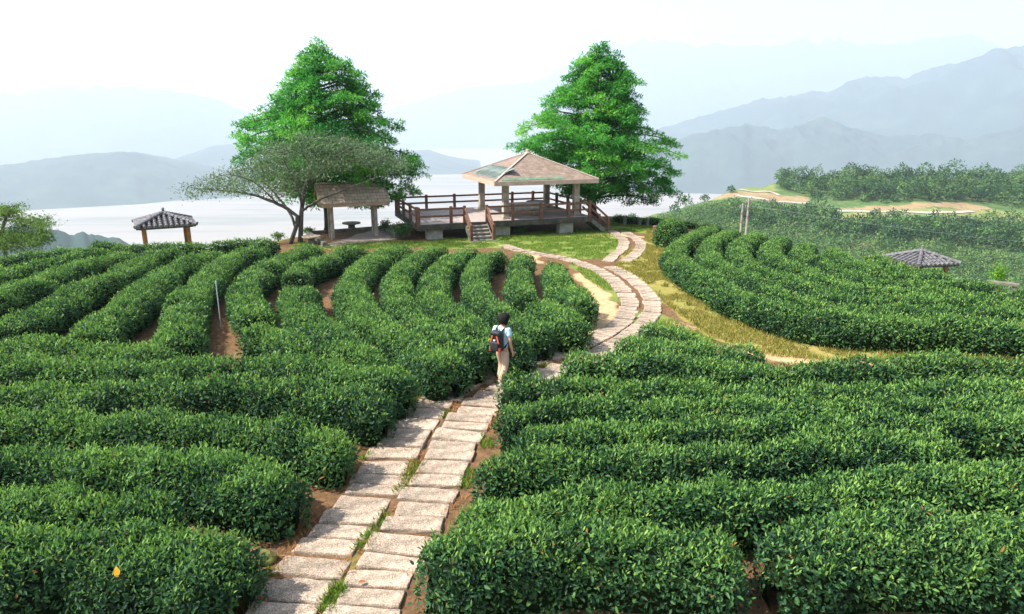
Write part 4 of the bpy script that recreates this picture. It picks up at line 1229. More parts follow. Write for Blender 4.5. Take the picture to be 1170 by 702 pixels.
# paved floor with its kerbs
fl = poly_px([(372, 283), (454, 274), (438, 263), (352, 266)])
me_v = [(x, y, gz(x, y) + .05) for x, y in fl]
m = MB(); n4 = len(me_v); m.add([(x, y, z - .3) for x, y, z in me_v] + me_v, [(3, 2, 1, 0), (4, 5, 6, 7)] + [(i, (i + 1) % 4, (i + 1) % 4 + 4, i + 4) for i in range(4)])
o = m.build('shelter_floor', MATS['paving']); tag(o, 'worn brown paved floor under the gabled shelter', kind='structure')
for a, b_, lab in ((3, 0, 'low stone kerb along the left side of the shelter floor'), (2, 3, 'low stone kerb along the back of the shelter floor'), (1, 2, 'low stone kerb along the right side of the shelter floor')):
    p, q = Vector(me_v[a]), Vector(me_v[b_]); d = (q - p).normalized() * .12
    m = MB(); m.bar(p + d + Vector((0, 0, .06)), q - d + Vector((0, 0, .06)), .26, .34)
    tag(m.build('stone_kerb', MATS['mossy_concrete'], bevel=.02), lab, 'kerb', 'kerbs round the shelter floor')
def round_table(px, py, lab, r_, h_):
    x, y = at(px, py); t = empty('stone_table', (x, y, gz(x, y))); tag(t, lab, 'table')
    m = MB(); m.lathe((0, 0, 0), [(r_ - .03, h_ - .09), (r_, h_ - .07), (r_, h_ - .01), (r_ - .03, h_)], 24); m.build('table_top', MATS['stone'], t)
    m = MB(); m.lathe((0, 0, 0), [(r_ * .5, -.1), (r_ * .42, .1), (r_ * .36, h_ * .6), (r_ * .5, h_ - .091)], 16); m.build('pedestal', MATS['mossy_concrete'], t)
round_table(356, 279.5, 'round stone table at the foot of the spreading tree', .52, .50)
round_table(402, 263.5, 'pale round stone table behind the gabled shelter', .62, .55)

# ------------------------------------------------------------------ tiled hip shelters beyond the crest
def tiled_shelter(label, c, ez_, half, rise, rz, overh=.5):
    zb = gz(c[0], c[1])
    t = empty('tiled_shelter', (c[0], c[1], zb), rz); tag(t, label, 'shelter')
    e = ez_ - zb
    pz = half - overh
    for x in (-pz, pz):
        for y in (-pz, pz):
            p = t.matrix_basis if False else None
            wx = c[0] + x * math.cos(rz) - y * math.sin(rz); wy = c[1] + x * math.sin(rz) + y * math.cos(rz)
            g0 = gz(wx, wy) - zb - .15
            m = MB(); m.box((x, y, (g0 + e + .05) / 2), (.2, .2, e + .05 - g0)); m.build('post', MATS['orange_post'], t, bevel=.015)
    m = MB()
    for s_ in (-1, 1):
        m.bar((-half + .15, s_ * pz, e + .02), (half - .15, s_ * pz, e + .02), .12, .16); m.bar((s_ * pz, -half + .15, e + .03), (s_ * pz, half - .15, e + .03), .12, .14)
    m.build('beam', MATS['orange_post'], t)
    rf = empty('roof', (0, 0, 0)); rf.parent = t
    ap = Vector((0, 0, e + rise + .1))
    bot = MB(); tl = MB()
    slope = math.hypot(half, rise); 
    for k in range(4):
        R = Matrix.Rotation(k * math.pi / 2, 3, 'Z')
        A = R @ Vector((-half, -half, 0)) + Vector((0, 0, e + .1)); B = R @ Vector((half, -half, 0)) + Vector((0, 0, e + .1))
        bot.add([A, B, ap, A + Vector((0, 0, -.09)), B + Vector((0, 0, -.09)), ap + Vector((0, 0, -.09))], [(0, 1, 2), (5, 4, 3), (0, 3, 4, 1), (1, 4, 5, 2), (2, 5, 3, 0)])
        nc = int(2 * half / .27)
        for i in range(nc):
            u = -half + (i + .5) * 2 * half / nc
            vmax = (half - abs(u)) / half          # fraction up the slope to the hip
            nt = max(1, int(round(vmax * slope / .30)))
            for j in range(nt):
                f0 = j / nt * vmax; f1 = min(vmax, (j + 1.12) / nt * vmax)
                def P(f, dz): return R @ Vector((u, -half * (1 - f) - .03, rise * f + dz)) + Vector((0, 0, e + .1))
                tl.tube([P(f0, .045), P(f1, .030)], [.095, .072], 7)
    bot.build('roof_deck', MATS['tile_gap_shade'], rf)
    tl.build('tiles', MATS['dark_tile'], rf, smooth=False)
    hc = MB()
    for k in range(4):
        R = Matrix.Rotation(k * math.pi / 2, 3, 'Z')
        A = R @ Vector((-half - .05, -half - .05, .08)) + Vector((0, 0, e + .1)); up = ap + Vector((0, 0, .12))
        n_ = 9
        for j in range(n_): hc.tube([A.lerp(up, j / n_), A.lerp(up, min(1, (j + 1.1) / n_))], [.115, .09], 8)
    hc.build('hip_tiles', MATS['dark_tile'], rf)
    m = MB(); m.lathe((0, 0, ap.z), [(.13, .0), (.13, .1), (.075, .12), (.075, .33), (.09, .35), (.05, .40)], 10); m.build('finial', MATS['dark_tile'], rf)
    return t
qL = at_depth(189, 262, 41.0)
tiled_shelter('dark tiled hip roof shelter beyond the left crest of the tea field', (qL[0], 41.0), .02, 1.58, .56, math.radians(30), overh=.42)
qR = at_depth(1052, 296, 38.5)
tiled_shelter('dark tiled hip roof shelter low behind the right knoll', (qR[0], 38.5), -1.78, 1.32, .52, math.radians(45 - 31 - 2), overh=.42)

# ------------------------------------------------------------------ bench and shrub at the right edge
qb = at_depth(1146, 324, 30.5); zb_ = gz(qb[0], qb[1])
b = empty('stone_bench', (qb[0], qb[1], zb_), math.radians(-38)); tag(b, 'grey stone bench on the slope at the far right edge', 'bench')
hb_ = max(.4, qb[2] - zb_)
m = MB(); m.box((0, 0, hb_), (1.25, .38, .13)); m.build('seat', MATS['mossy_concrete'], b, bevel=.015)
for x in (-.45, .45):
    m = MB(); m.box((x, 0, (hb_ - .07) / 2 - .1), (.2, .3, hb_ + .13)); m.build('leg', MATS['mossy_concrete'], b, bevel=.01)
qs = at_depth(1140, 320, 31.5); zs_ = gz(qs[0], qs[1]); hs_ = at_depth(1140, 305, 31.5)[2] - zs_
shrub('lime_shrub', 'bright lime green shrub behind the far right stone bench', (qs[0], qs[1], zs_), 900, .36, max(.8, hs_), 'lime_leaf', 601, .11)
# weeds along the lawn and shelter
for px, py, n_, rx_2, h_2, lab, lm in [(458, 274, 1500, .75, .95, 'dark leafy weeds growing against the left end of the deck', 'wood_leaf'),
                                  (440, 266, 700, .45, .8, 'leafy clump behind the right kerb of the shelter floor', 'wood_leaf'),
                                  (352, 267, 600, .5, .5, 'low grassy clump behind the left kerb of the shelter floor', 'young_leaf'),
                                  (590, 267, 900, .8, .45, 'dark weeds in the shade under the middle of the deck', 'wood_leaf'),
                                  (318, 276, 500, .5, .5, 'green tuft left of the spreading tree\'s foot', 'young_leaf')]:
    x, y = at(px, py); shrub('weed_clump', lab, (x, y, gz(x, y)), n_, rx_2, h_2, lm, 610 + px, .10, cat='weeds')

# ------------------------------------------------------------------ bollards, poles, wires
for (px, py), lab in zip([(713.5, 258), (730.5, 258), (739.5, 258.5), (748, 268)], ['leftmost of the stone bollards on the crest, nearest the pavilion steps', 'tallest stone bollard, middle of the crest group', 'rightmost stone bollard of the trio on the crest', 'short brown stump beside the round clipped bush']):
    x, y = at(px, py); m = MB()
    m.lathe((0, 0, 0), [(.13, -.1), (.13, .42), (.15, .44), (.15, .5), (.09, .56)], 10)
    o = m.build('stone_bollard' if py < 260 else 'wooden_stump', MATS['mossy_concrete'] if py < 260 else MATS['wood_rail'], smooth=False); o.location = (x, y, gz(x, y)); tag(o, lab, 'bollard' if py < 260 else 'stump', 'bollards on the crest' if py < 260 else None)
mat('pole_concrete', (.34, .30, .27), var=.15, scale=2)
mat('red_band', (.25, .17, .14), var=.2, scale=5)
pole_top = []
for px, pyt, Yp, lab in ((849, 233, 62, 'shorter of the two utility poles rising behind the right knoll'), (856, 227, 60, 'taller of the two utility poles rising behind the right knoll')):
    tp = at_depth(px, pyt, Yp); zb = gz(tp[0], Yp)
    t = empty('utility_pole', (tp[0], Yp, zb)); tag(t, lab, 'utility pole', 'utility poles behind the right knoll')
    H_ = tp[2] - zb
    m = MB(); m.tube([(0, 0, -.5), (0, 0, H_)], [.12, .09], 12); m.build('pole', MATS['pole_concrete'], t)
    for k in range(2):
        m = MB(); m.tube([(0, 0, H_ - 1.0 - .75 * k), (0, 0, H_ - .75 - .75 * k)], [.11, .11], 12); m.build('band', MATS['red_band'], t)
    m = MB(); m.bar((-.28, 0, H_ - .35), (.28, 0, H_ - .35), .09, .09)
    for x in (-.23, 0, .23): m.lathe((x, 0, H_ - .3), [(.05, 0), (.07, .06), (.04, .1), (.06, .14), (.03, .2)], 8)
    m.build('crossarm', MATS['pole_concrete'], t)
    pole_top.append(Vector((tp[0], Yp, tp[2] - .1)))
def wire(a, b, sag, lab):
    m = MB(); m.tube([a.lerp(b, t) + Vector((0, 0, -4 * sag * t * (1 - t))) for t in np.linspace(0, 1, 14)], .012, 5)
    tag(m.build('power_line', MATS['metal_pole']), lab, 'cable', 'power lines over the gully')
wire(pole_top[1], Vector(on_hill(1400, 262)) + Vector((0, 0, 12)), 5, 'thin power line from the taller pole out over the gully to the right')
wire(pole_top[0], Vector(on_hill(1450, 285)) + Vector((0, 0, 9)), 6, 'thin power line from the shorter pole out over the gully to the right')
x, y = at(253, 377)
m = MB(); m.tube([(0, 0, -.1), (0, 0, 1.5)], .018, 8); m.tube([(0, 0, 1.5), (0, 0, 1.56)], [.03, .02], 8)
o = m.build('thin_pole', MATS['metal_pole']); o.location = (x, y, gz(x, y)); tag(o, 'thin grey metal pole standing in a gap of the left tea rows', 'pole')

# ------------------------------------------------------------------ small things near the camera
def rock(px, py, s, lab, seed, name='mossy_stone'):
    x, y = at(px, py); bm = bmesh.new(); bmesh.ops.create_icosphere(bm, subdivisions=4, radius=1)
    P = np.array([v.co[:] for v in bm.verts]); k = 1 + (fbm(P * 1.4 + seed, 3, seed) - .5) * .7 + (fbm(P * 7 + seed, 2, seed) - .5) * .12
    for v, f in zip(bm.verts, k): v.co = v.co * f; v.co.x *= s[0]; v.co.y *= s[1]; v.co.z *= s[2]
    me = bpy.data.meshes.new(name); bm.to_mesh(me); bm.free(); me.materials.append(MATS['moss_rock'])
    me.polygons.foreach_set('use_smooth', np.ones(len(me.polygons), bool))
    o = link_mesh(name, me); o.location = (x, y, gz(x, y) + s[2] * .35); tag(o, lab, 'stone')
rock(300, 642, (.20, .16, .13), 'yellow mossy stone at the end of the nearest left hedge', 3)
rock(262, 690, (.16, .12, .08), 'smaller mossy stone at the foot of the nearest left hedge', 4)
q0 = [at(x, y) for x, y in ((815, 698), (835, 694), (852, 688), (855, 680), (845, 674), (838, 672))]
m = MB(); m.tube([(q[0], q[1], gz(*q) + h) for q, h in zip(q0, (.02, .03, .05, .10, .16, .20))], .012, 8)
tag(m.build('white_hose', MATS['hose'], smooth=True), 'bent white hose poking from under the nearest right hedge', 'hose')
mat('yellow_leaf', (.75, .36, .02), var=.2, scale=8)
def flat_leaf(p, s, rz, tilt, name, lab, mname):
    m = MB(); pr = [(0, -.5), (.22, -.25), (.3, .05), (.17, .35), (0, .55), (-.17, .35), (-.3, .05), (-.22, -.25)]
    V = [(x * s, y * s, abs(x) * s * .3 + k) for k in (0, .002) for x, y in pr]
    m.add(V, [tuple(range(7, -1, -1)), tuple(range(8, 16))] + [(i, (i + 1) % 8, (i + 1) % 8 + 8, i + 8) for i in range(8)])
    o = m.build(name, MATS[mname]); o.location = p; o.rotation_euler = (tilt, 0, rz); tag(o, lab, 'leaf')
qy = at_depth(136, 651, 6.95); flat_leaf((qy[0], qy[1] - .05, qy[2]), .12, .5, 1.0, 'yellow_leaf', 'bright yellow leaf caught on the front of the nearest left hedge', 'yellow_leaf')
mat('brown_leaf', (.28, .09, .03), var=.3, scale=8)
for px, py, lab in ((414, 671, 'reddish dead leaf lying on a right lane slab'), (299, 690, 'orange dead leaf lying on the lowest left slab')):
    x, y = at(px, py); flat_leaf((x, y, gz(x, y) + .085), .10, 1.9, .05, 'dead_leaf', lab, 'brown_leaf')

# ------------------------------------------------------------------ grass blades and litter
def blades(name, polys, dens, L0, mname, lab, seed, flat=False, cond=None, thr=.40):
    r = np.random.default_rng(seed); P = []
    for p in polys:
        a = np.array(p); lo, hi = a.min(0), a.max(0)
        n = int((hi - lo).prod() * dens)
        q = lo + r.random((n, 2)) * (hi - lo)
        P.append(q[in_poly(q[:, 0], q[:, 1], p)])
    q = np.vstack(P)
    if cond is not None: q = q[cond(q)]
    q = q[fbm(np.stack([q[:, 0] * 1.3, q[:, 1] * 1.3, q[:, 0] * 0], -1), 3, seed) > thr]
    n = len(q); z = ground_z(q[:, 0], q[:, 1])
    p = np.stack([q[:, 0], q[:, 1], z + (.012 if flat else -.01)], 1)
    L = L0 * (.5 + r.random(n)); nn = np.tile(np.array([0, 0, 1.]), (n, 1))
    V, Q, k = leaves(p, nn, L, L * (.07 if flat else .13), r, up=.2 if not flat else 1.5, spread=1. if not flat else .2, dirup=1.3 if not flat else 0., dirn=.2 if not flat else 0)
    tag(mesh_np(name, V, Q, MATS[mname], {'tint': np.repeat(r.random(n), k)}), lab, kind='stuff')
mat_l = leaf_mat('needle_litter', [(0, (.10, .045, .02)), (.5, (.30, .13, .04)), (1, (.52, .27, .10))], rough=.8, spec=.1, trans=.1)
lane_pts = np.vstack([spline([at(*p) for p in LN_], .2)[0] for LN_ in (LEFT, RIGHT, BRL, BRR)])
def off_slabs(q):
    d = np.array([np.hypot(lane_pts[:, 0] - a, lane_pts[:, 1] - b_).min() for a, b_ in q])
    return (d > .36) | (np.random.default_rng(9).random(len(q)) < .05)
blades('lawn_grass', [LAWN[0], LAWN[1], LAWN[2], LAWN[3], LAWN[6]], 420, .11, 'lawn_blade', 'short green lawn grass before the pavilion', 71, cond=off_slabs)
blades('yellow_grass', YELLOW, 620, .13, 'straw_blade', 'yellowed short grass along the right track', 72, cond=off_slabs)
blades('path_grass', [LAWN[4]], 1600, .11, 'lawn_blade', 'grass growing between the two lanes of slabs', 73)
strip = poly_px([(270, 702), (300, 660), (340, 600), (400, 520), (440, 470), (500, 430), (560, 412), (660, 385), (690, 400), (640, 420), (600, 440), (575, 470), (580, 520), (545, 560), (500, 600), (470, 660), (440, 702)])
blades('dry_litter', [strip], 1700, .10, 'needle_litter', 'dry orange needle litter beside the slabs', 74, flat=True, cond=off_slabs)

def lane_edge(q):
    d = np.array([np.hypot(lane_pts[:, 0] - a, lane_pts[:, 1] - b_).min() for a, b_ in q])
    return (d > .40) & (d < .72)
blades('path_weeds', [strip], 1500, .10, 'lawn_blade', 'sparse green weeds along the edges of the slabs', 75, cond=lane_edge, thr=.565)

# ------------------------------------------------------------------ woods on the far hillside
def crown_leaves(c, rx, h, n, size, r, t0):
    d = norm(r.normal(size=(n, 3))); d[:, 2] = np.abs(d[:, 2]) * 1.1 - .25
    k = (.7 + .35 * r.random((n, 1)))
    bump = 1 + .35 * (vnoise(d * 2.2 + c * .37, 5)[:, None] - .5)
    p = c + d * k * bump * np.array([rx, rx, h * .62]) + np.array([0, 0, h * .45])
    tint = np.clip(t0 + .22 * r.normal(size=n) + .12 * d[:, 2], 0, 1)
    return p, norm(d + np.array([0, 0, .3])), np.full(n, size), tint
def wood(name, regions, mname, lab, seed, size, minsep, nleaf, rx, h, kind='stuff'):
    r = np.random.default_rng(seed); pos = []; PP = []; NN = []; LL = []; TT = []
    for poly, count in regions:
        a = np.array(poly); lo, hi = a.min(0), a.max(0); got = 0; tries = 0
        while got < count and tries < count * 14:
            tries += 1
            q = lo + r.random(2) * (hi - lo)
            if not in_poly(q[0:1], q[1:2], poly)[0]: continue
            if pos and (np.hypot(*(np.array(pos) - q).T) < minsep * r.uniform(.7, 1.3)).any(): continue
            pos.append(q); got += 1
    for q in pos:
        d = math.hypot(*q); z = float(hill_z(np.array([math.atan2(q[0], q[1])]), np.array([d]))[0])
        s = r.uniform(.55, 1.5) if r.random() > .1 else r.uniform(1.5, 1.9)
        p, nn, L, tt = crown_leaves(np.array([q[0], q[1], z]), rx * s, h * s * r.uniform(.85, 1.2), int(nleaf * s), size, r, r.uniform(.05, .85))
        PP.append(p); NN.append(nn); LL.append(L); TT.append(tt)
    p = np.vstack(PP); nn = np.vstack(NN); L = np.concatenate(LL); tt = np.concatenate(TT)
    V, Q, k = leaves(p, nn, L * (.6 + .8 * r.random(len(L))), L * .62, r, up=.5, spread=.6, dirup=0, dirn=.2)
    return tag(mesh_np(name, V, Q, MATS[mname], {'tint': np.repeat(tt, k)}), lab, kind=kind)
UP = hill_poly([(888, 208), (930, 207), (980, 206), (1040, 206), (1100, 207), (1180, 203), (1290, 200), (1300, 236), (1180, 240), (1140, 236), (1100, 230), (1060, 231), (1030, 233), (990, 233), (950, 230), (925, 226), (895, 218)])
wood('upper_wood', [(UP, 420)], 'wood_leaf', 'dark dense wood along the top of the far hillside', 81, 1.3, 3.4, 125, 3.3, 7.0)
LOW = hill_poly([(955, 262), (1000, 260), (1060, 260), (1110, 259), (1180, 262), (1300, 258), (1300, 300), (1170, 290), (1100, 284), (1020, 282), (985, 278), (950, 276), (930, 268)])
MID = hill_poly([(835, 246), (880, 243), (930, 245), (955, 252), (950, 258), (920, 262), (870, 262), (840, 258)])
wood('lower_wood', [(LOW, 260), (MID, 70)], 'wood_leaf', 'dense wood below the bare terrace on the far hillside', 82, 1.2, 3.3, 110, 3.1, 6.0)
SC = hill_poly([(690, 264), (760, 250), (800, 240), (830, 238), (880, 242), (950, 262), (980, 280), (1100, 288), (1180, 296), (1300, 305), (1300, 360), (1100, 350), (900, 320), (760, 285)])
wood('scrub', [(SC, 1400)], 'scrub_leaf', 'pale green scrub covering the lower hillside', 83, .9, 2.2, 50, 2.5, 3.2)
def hill_tree(px, py, rx, h, mname, lab, seed, n=170, name='hillside_tree'):
    r = np.random.default_rng(seed); q = on_hill(px, py)
    root = empty(name, q); tag(root, lab, 'tree', 'single trees on the far hillside')
    m = MB(); m.tube([(0, 0, -.4), (.1, 0, h * .4), (0, .1, h * .75)], [.28, .2, .08], 6); m.build('trunk', MATS['bark'], root)
    p, nn, L, tt = crown_leaves(np.zeros(3), rx, h, n, 1.0, r, .5)
    p[:, 2] -= h * .12
    V, Q, k = leaves(p, nn, L * (.6 + .8 * r.random(len(L))), L * .62, r, up=.5, spread=.6, dirup=0, dirn=.2)
    mesh_np('crown', V, Q, MATS[mname], {'tint': np.repeat(tt, k)}, parent=root)
for i, (px, py, rx, h, mn, lab) in enumerate([
    (1098, 266, 4.2, 7.5, 'scrub_leaf', 'bright pale green round tree among the dark lower wood'),
    (1040, 262, 3.6, 7.0, 'wood_leaf', 'dark tree standing forward of the lower wood under the terrace'),
    (978, 208, 4.2, 10.5, 'wood_leaf', 'tallest tree poking above the left end of the hilltop wood'),
    (1076, 209, 4.4, 9.5, 'wood_leaf', 'round dark tree above the middle of the hilltop wood'),
    (1108, 210, 3.8, 9.0, 'wood_leaf', 'tree above the right part of the hilltop wood'),
    (898, 208, 3.6, 7.0, 'wood_leaf', 'small tree at the left tip of the hilltop wood'),
    (805, 230, 2.6, 4.6, 'wood_leaf', 'dark bush on the skyline left of the tan bare slope'),
    (835, 220, 2.4, 4.4, 'wood_leaf', 'small dark tree on the skyline beside the tan bare slope'),
    (770, 242, 2.6, 4.6, 'wood_leaf', 'isolated dark tree low on the spur skyline'),
    (722, 252, 2.2, 4.0, 'wood_leaf', 'last small tree at the left end of the spur skyline'),
    (1000, 250, 3.0, 6.0, 'wood_leaf', 'dark tree touching the left end of the terrace road'),
    (912, 250, 3.4, 6.0, 'wood_leaf', 'large bush above the utility poles on the hillside')]):
    hill_tree(px, py, rx, h, mn, lab, 700 + i)
# ------------------------------------------------------------------ the walker
def skin_mesh(name, verts, edges, radii, mname, parent, sub=2, root=0):
    me = bpy.data.meshes.new(name + '_cage'); me.from_pydata(verts, edges, [])
    o = bpy.data.objects.new(name, me); col.objects.link(o)
    mo = o.modifiers.new('skin', 'SKIN'); mo.use_smooth_shade = True
    for i, rd in enumerate(radii):
        sv = me.skin_vertices[0].data[i]; sv.radius = rd if hasattr(rd, '__len__') else (rd, rd); sv.use_root = (i == root)
    s = o.modifiers.new('sub', 'SUBSURF'); s.levels = sub; s.render_levels = sub
    dg = bpy.context.evaluated_depsgraph_get(); ev = o.evaluated_get(dg)
    nm = bpy.data.meshes.new_from_object(ev)
    bpy.data.objects.remove(o)
    nm.materials.clear()
    if mname: nm.materials.append(MATS[mname])
    nm.polygons.foreach_set('use_smooth', np.ones(len(nm.polygons), bool))
    if parent is None: return nm
    return link_mesh(name, nm, parent)
def join_meshes(name, ms, mname, parent):
    bm = bmesh.new()
    for m_ in ms: bm.from_mesh(m_)
    me = bpy.data.meshes.new(name); bm.to_mesh(me); bm.free()
    me.materials.append(MATS[mname]); me.polygons.foreach_set('use_smooth', np.ones(len(me.polygons), bool))
    return link_mesh(name, me, parent)
mat('skin_tone', (.52, .29, .20), var=.06, scale=5, rough=.55)
mat('hair_black', (.012, .010, .010), var=.3, scale=30, rough=.8, spec=.15, bump=.3, bscale=60)
mat('shirt_blue', (.42, .58, .68), var=.08, scale=5, rough=.85, bump=.2, bscale=14)
mat('trousers_beige', (.52, .38, .27), var=.1, scale=4, rough=.9, bump=.25, bscale=10)
mat('shoe_white', (.55, .50, .46), var=.15, scale=8, rough=.7)
mat('pack_black', (.022, .026, .028), var=.3, scale=8, rough=.6, bump=.2, bscale=30)
mat('pack_red', (.55, .09, .045), var=.15, scale=6, rough=.6)
mat('pack_patch', (.62, .60, .58), var=.1, scale=6, rough=.6)
mat('eye_dark', (.02, .015, .012), rough=.3)
wx, wy = at(574, 442)
FACE = math.radians(-34)
per = empty('person', (wx, wy, gz(wx, wy) + .045), FACE)
tag(per, 'person with short black hair and pale blue shirt walking away up the path', 'person')
# joints (facing +y)
J = dict(pel=(0, 0, .93), sp1=(0, -.01, 1.06), sp2=(0, 0, 1.20), ch=(0, .01, 1.33), nb=(0, .0, 1.445), nk=(.005, .03, 1.495), h0=(.012, .065, 1.545), h1=(.014, .075, 1.61), h2=(.012, .06, 1.675),
         sl=(-.185, 0, 1.385), el=(-.25, -.03, 1.13), wl=(-.225, .12, .93), sr=(.185, 0, 1.385), er=(.255, -.05, 1.13), wr=(.275, .02, .89), hl=(-.088, 0, .87), kl=(-.10, .13, .49), al=(-.10, .02, .10), tl=(-.115, .15, .045),
         hr=(.088, 0, .87), kr=(.10, -.02, .49), ar=(.10, -.22, .16), tr=(.115, -.09, .05))
K = list(J); ix = {k: i for i, k in enumerate(K)}
E_ = [('pel', 'sp1'), ('sp1', 'sp2'), ('sp2', 'ch'), ('ch', 'nb'), ('nb', 'nk'), ('nk', 'h0'), ('h0', 'h1'), ('h1', 'h2'), ('ch', 'sl'), ('sl', 'el'), ('el', 'wl'), ('ch', 'sr'), ('sr', 'er'), ('er', 'wr'), ('pel', 'hl'), ('hl', 'kl'), ('kl', 'al'), ('al', 'tl'), ('pel', 'hr'), ('hr', 'kr'), ('kr', 'ar'), ('ar', 'tr')]
RD = dict(pel=(.145, .105), sp1=(.125, .09), sp2=(.13, .09), ch=(.14, .10), nb=(.07, .06), nk=.052, h0=(.068, .078), h1=(.078, .092), h2=(.06, .07), sl=.055, el=.04, wl=.028, sr=.055, er=.04, wr=.028, hl=.085, kl=.057, al=.04, tl=.035, hr=.085, kr=.057, ar=.04, tr=.035)
parts = [skin_mesh('b', [J[k] for k in K], [(ix[a], ix[b]) for a, b in E_], [RD[k] for k in K], None, None)]
for s_, w_, e_ in ((-1, 'wl', 'el'), (1, 'wr', 'er')):
    w0 = Vector(J[w_]); d = (w0 - Vector(J[e_])).normalized(); ac = Vector((s_ * .25, 1, 0)); ac = (ac - d * ac.dot(d)).normalized(); inn = d.cross(ac)
    if inn.x * s_ > 0: inn = -inn
    pts = [w0 - d * .02, w0 + d * .045]; ed = [(0, 1)]; rr_ = [.027, (.034, .022)]
    for f, (o_, ln) in enumerate(((.030, .075), (.010, .085), (-.010, .08), (-.028, .062))):
        a = len(pts); b0 = w0 + d * .075 + ac * o_
        pts += [b0, b0 + d * ln * .5 + inn * .008, b0 + d * ln + inn * .03]; ed += [(1, a), (a, a + 1), (a + 1, a + 2)]; rr_ += [.0105, .009, .0075]
    a = len(pts); tb_ = w0 + d * .03 + ac * .034
    pts += [tb_, tb_ + d * .03 + ac * .016 + inn * .01, tb_ + d * .055 + ac * .014 + inn * .02]; ed += [(1, a), (a, a + 1), (a + 1, a + 2)]; rr_ += [.012, .0105, .008]
    parts.append(skin_mesh('h', pts, ed, rr_, None, None))
# nose, ears
HC = Vector((.013, .07, 1.595))
HT = Matrix.Rotation(math.radians(-22), 3, 'Z') @ Matrix.Rotation(math.radians(-18), 3, 'X')   # turned to the right and a little down
def hp_(v): return HC + HT @ Vector(v)
parts.append(skin_mesh('n', [hp_((0, .085, .015)), hp_((0, .108, -.02))], [(0, 1)], [.009, .014], None, None))
for s_ in (-1, 1): parts.append(skin_mesh('e', [hp_((s_ * .082, 0, .015)), hp_((s_ * .088, -.008, -.02))], [(0, 1)], [.016, .013], None, None))
join_meshes('body', parts, 'skin_tone', per)
for s_ in (-1, 1):
    m = MB(); m.lathe((0, 0, 0), [(.004, -.008), (.010, -.004), (.010, .004), (.004, .008)], 8); o = m.build('eye', MATS['eye_dark'], per); o.location = hp_((s_ * .032, .086, .012))
m = MB(); m.box((0, 0, 0), (.045, .008, .010)); o = m.build('mouth', MATS['pack_red'], per, bevel=.003); o.location = hp_((0, .088, -.052))
# hair: a short bob, open at the face
bm = bmesh.new(); bmesh.ops.create_uvsphere(bm, u_segments=40, v_segments=26, radius=1)
for v in list(bm.verts):
    if v.co.y > .42 and v.co.z < .42: bm.verts.remove(v)
    elif v.co.z < -.78: bm.verts.remove(v)
hn = np.random.default_rng(3)
for v in bm.verts:
    a = math.atan2(v.co.y, v.co.x); k = 1 + .035 * math.sin(a * 17 + v.co.z * 4) + hn.normal() * .012
    wd = .142 if v.co.z > -.2 else .142 + .015 * (-.2 - v.co.z)
    v.co = HC + HT @ Vector((v.co.x * wd * k, v.co.y * .150 * k - .012, v.co.z * .160 + .020))
me = bpy.data.meshes.new('hair'); bm.to_mesh(me); bm.free(); me.materials.append(MATS['hair_black']); me.polygons.foreach_set('use_smooth', np.ones(len(me.polygons), bool))
ho = link_mesh('hair', me, per); sm_ = ho.modifiers.new('thick', 'SOLIDIFY'); sm_.thickness = .012
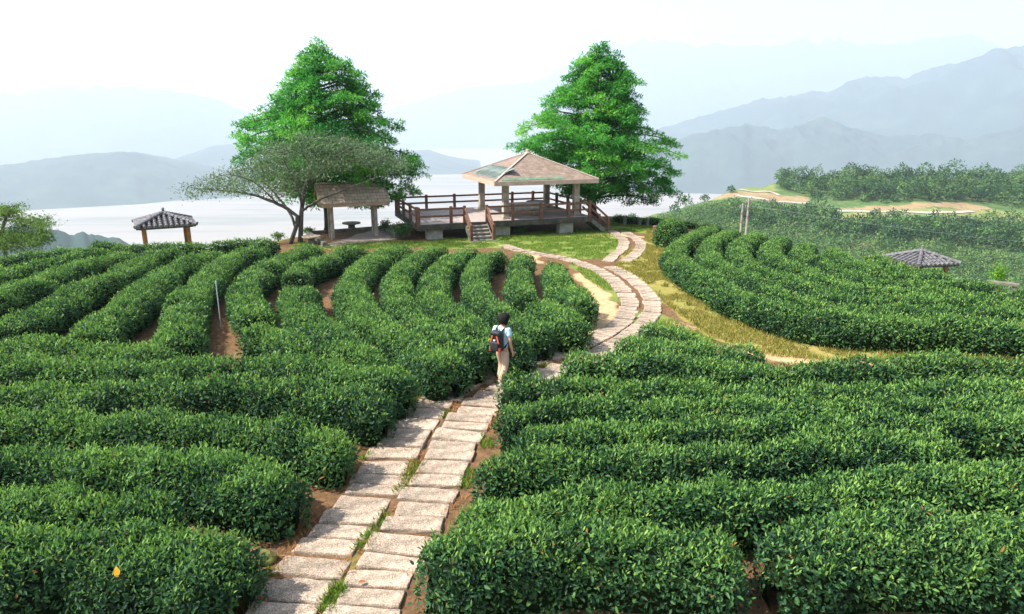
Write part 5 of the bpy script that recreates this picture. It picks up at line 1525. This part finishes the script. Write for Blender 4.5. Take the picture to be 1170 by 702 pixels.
# shirt with short sleeves
def mid(a, b, t): return tuple(Vector(J[a]).lerp(Vector(J[b]), t))
sv = [(0, 0, .90), J['sp1'], J['sp2'], J['ch'], (0, 0, 1.432), J['sl'], mid('sl', 'el', .62), J['sr'], mid('sr', 'er', .62), (0, .01, 1.465)]
skin_mesh('shirt', sv, [(0, 1), (1, 2), (2, 3), (3, 4), (3, 5), (5, 6), (3, 7), (7, 8), (4, 9)], [(.172, .128), (.155, .115), (.158, .112), (.165, .12), (.085, .075), .078, .07, .078, .07, (.068, .06)], 'shirt_blue', per)
tv = [(0, 0, .98), J['pel'], J['hl'], J['kl'], (-.10, .035, .14), J['hr'], J['kr'], (.10, -.20, .19)]
skin_mesh('trousers', tv, [(0, 1), (1, 2), (2, 3), (3, 4), (1, 5), (5, 6), (6, 7)], [(.15, .112), (.165, .125), .108, .082, .078, .108, .082, .078], 'trousers_beige', per)
for a, t, rx in (('al', 'tl', 0), ('ar', 'tr', -.45)):
    A_ = Vector(J[a]); T_ = Vector(J[t])
    skin_mesh('shoe', [tuple(A_ + Vector((0, -.03, -.045))), tuple(A_.lerp(T_, .45) + Vector((0, 0, -.015))), tuple(T_ + Vector((0, .02, .0)))], [(0, 1), (1, 2)], [(.042, .042), (.045, .042), (.042, .032)], 'shoe_white', per)
# backpack: worn, a thing of its own
R_ = Matrix.Rotation(FACE, 3, 'Z')
bpk = empty('backpack', tuple(Vector(per.location) + R_ @ Vector((0, -.20, 1.14))), FACE)
tag(bpk, 'black backpack with red side panels worn on the walker\'s back', 'backpack')
def pad(name, c, size, mname, bev, parent=bpk):
    m = MB(); m.box(c, size, taper=.93); o = m.build(name, MATS[mname], parent, bevel=bev, smooth=True); return o
pad('main_bag', (0, 0, 0), (.30, .17, .44), 'pack_black', .05)
pad('front_pocket', (0, -.105, -.09), (.24, .08, .22), 'pack_black', .03)
pad('lid', (0, -.02, .215), (.28, .19, .09), 'pack_black', .035)
for s_ in (-1, 1):
    m = MB(); m.bar((s_ * .060, -.105, .16), (s_ * .115, -.108, -.02), .036, .02, up=(0, 1, 0)); m.build('upper_panel', MATS['pack_red'], bpk, bevel=.006)
    pad('lower_panel', (s_ * .125, -.075, -.17), (.04, .10, .11), 'pack_red', .012)
m = MB(); m.box((0, -.118, .055), (.06, .02, .035)); m.build('patch', MATS['pack_patch'], bpk, bevel=.005)
for s_ in (-1, 1):
    m = MB(); m.tube([(s_ * .075, .06, .20), (s_ * .095, .10, .27), (s_ * .11, .20, .305), (s_ * .115, .30, .26), (s_ * .12, .335, .12), (s_ * .13, .28, -.03), (s_ * .135, .10, -.16)], .021, 8)
    m.build('strap', MATS['pack_black'], bpk, smooth=True)
m = MB(); m.tube([(-.03, .05, .25), (-.02, .05, .29), (.02, .05, .29), (.03, .05, .25)], .010, 8); m.build('grab_loop', MATS['pack_black'], bpk, smooth=True)
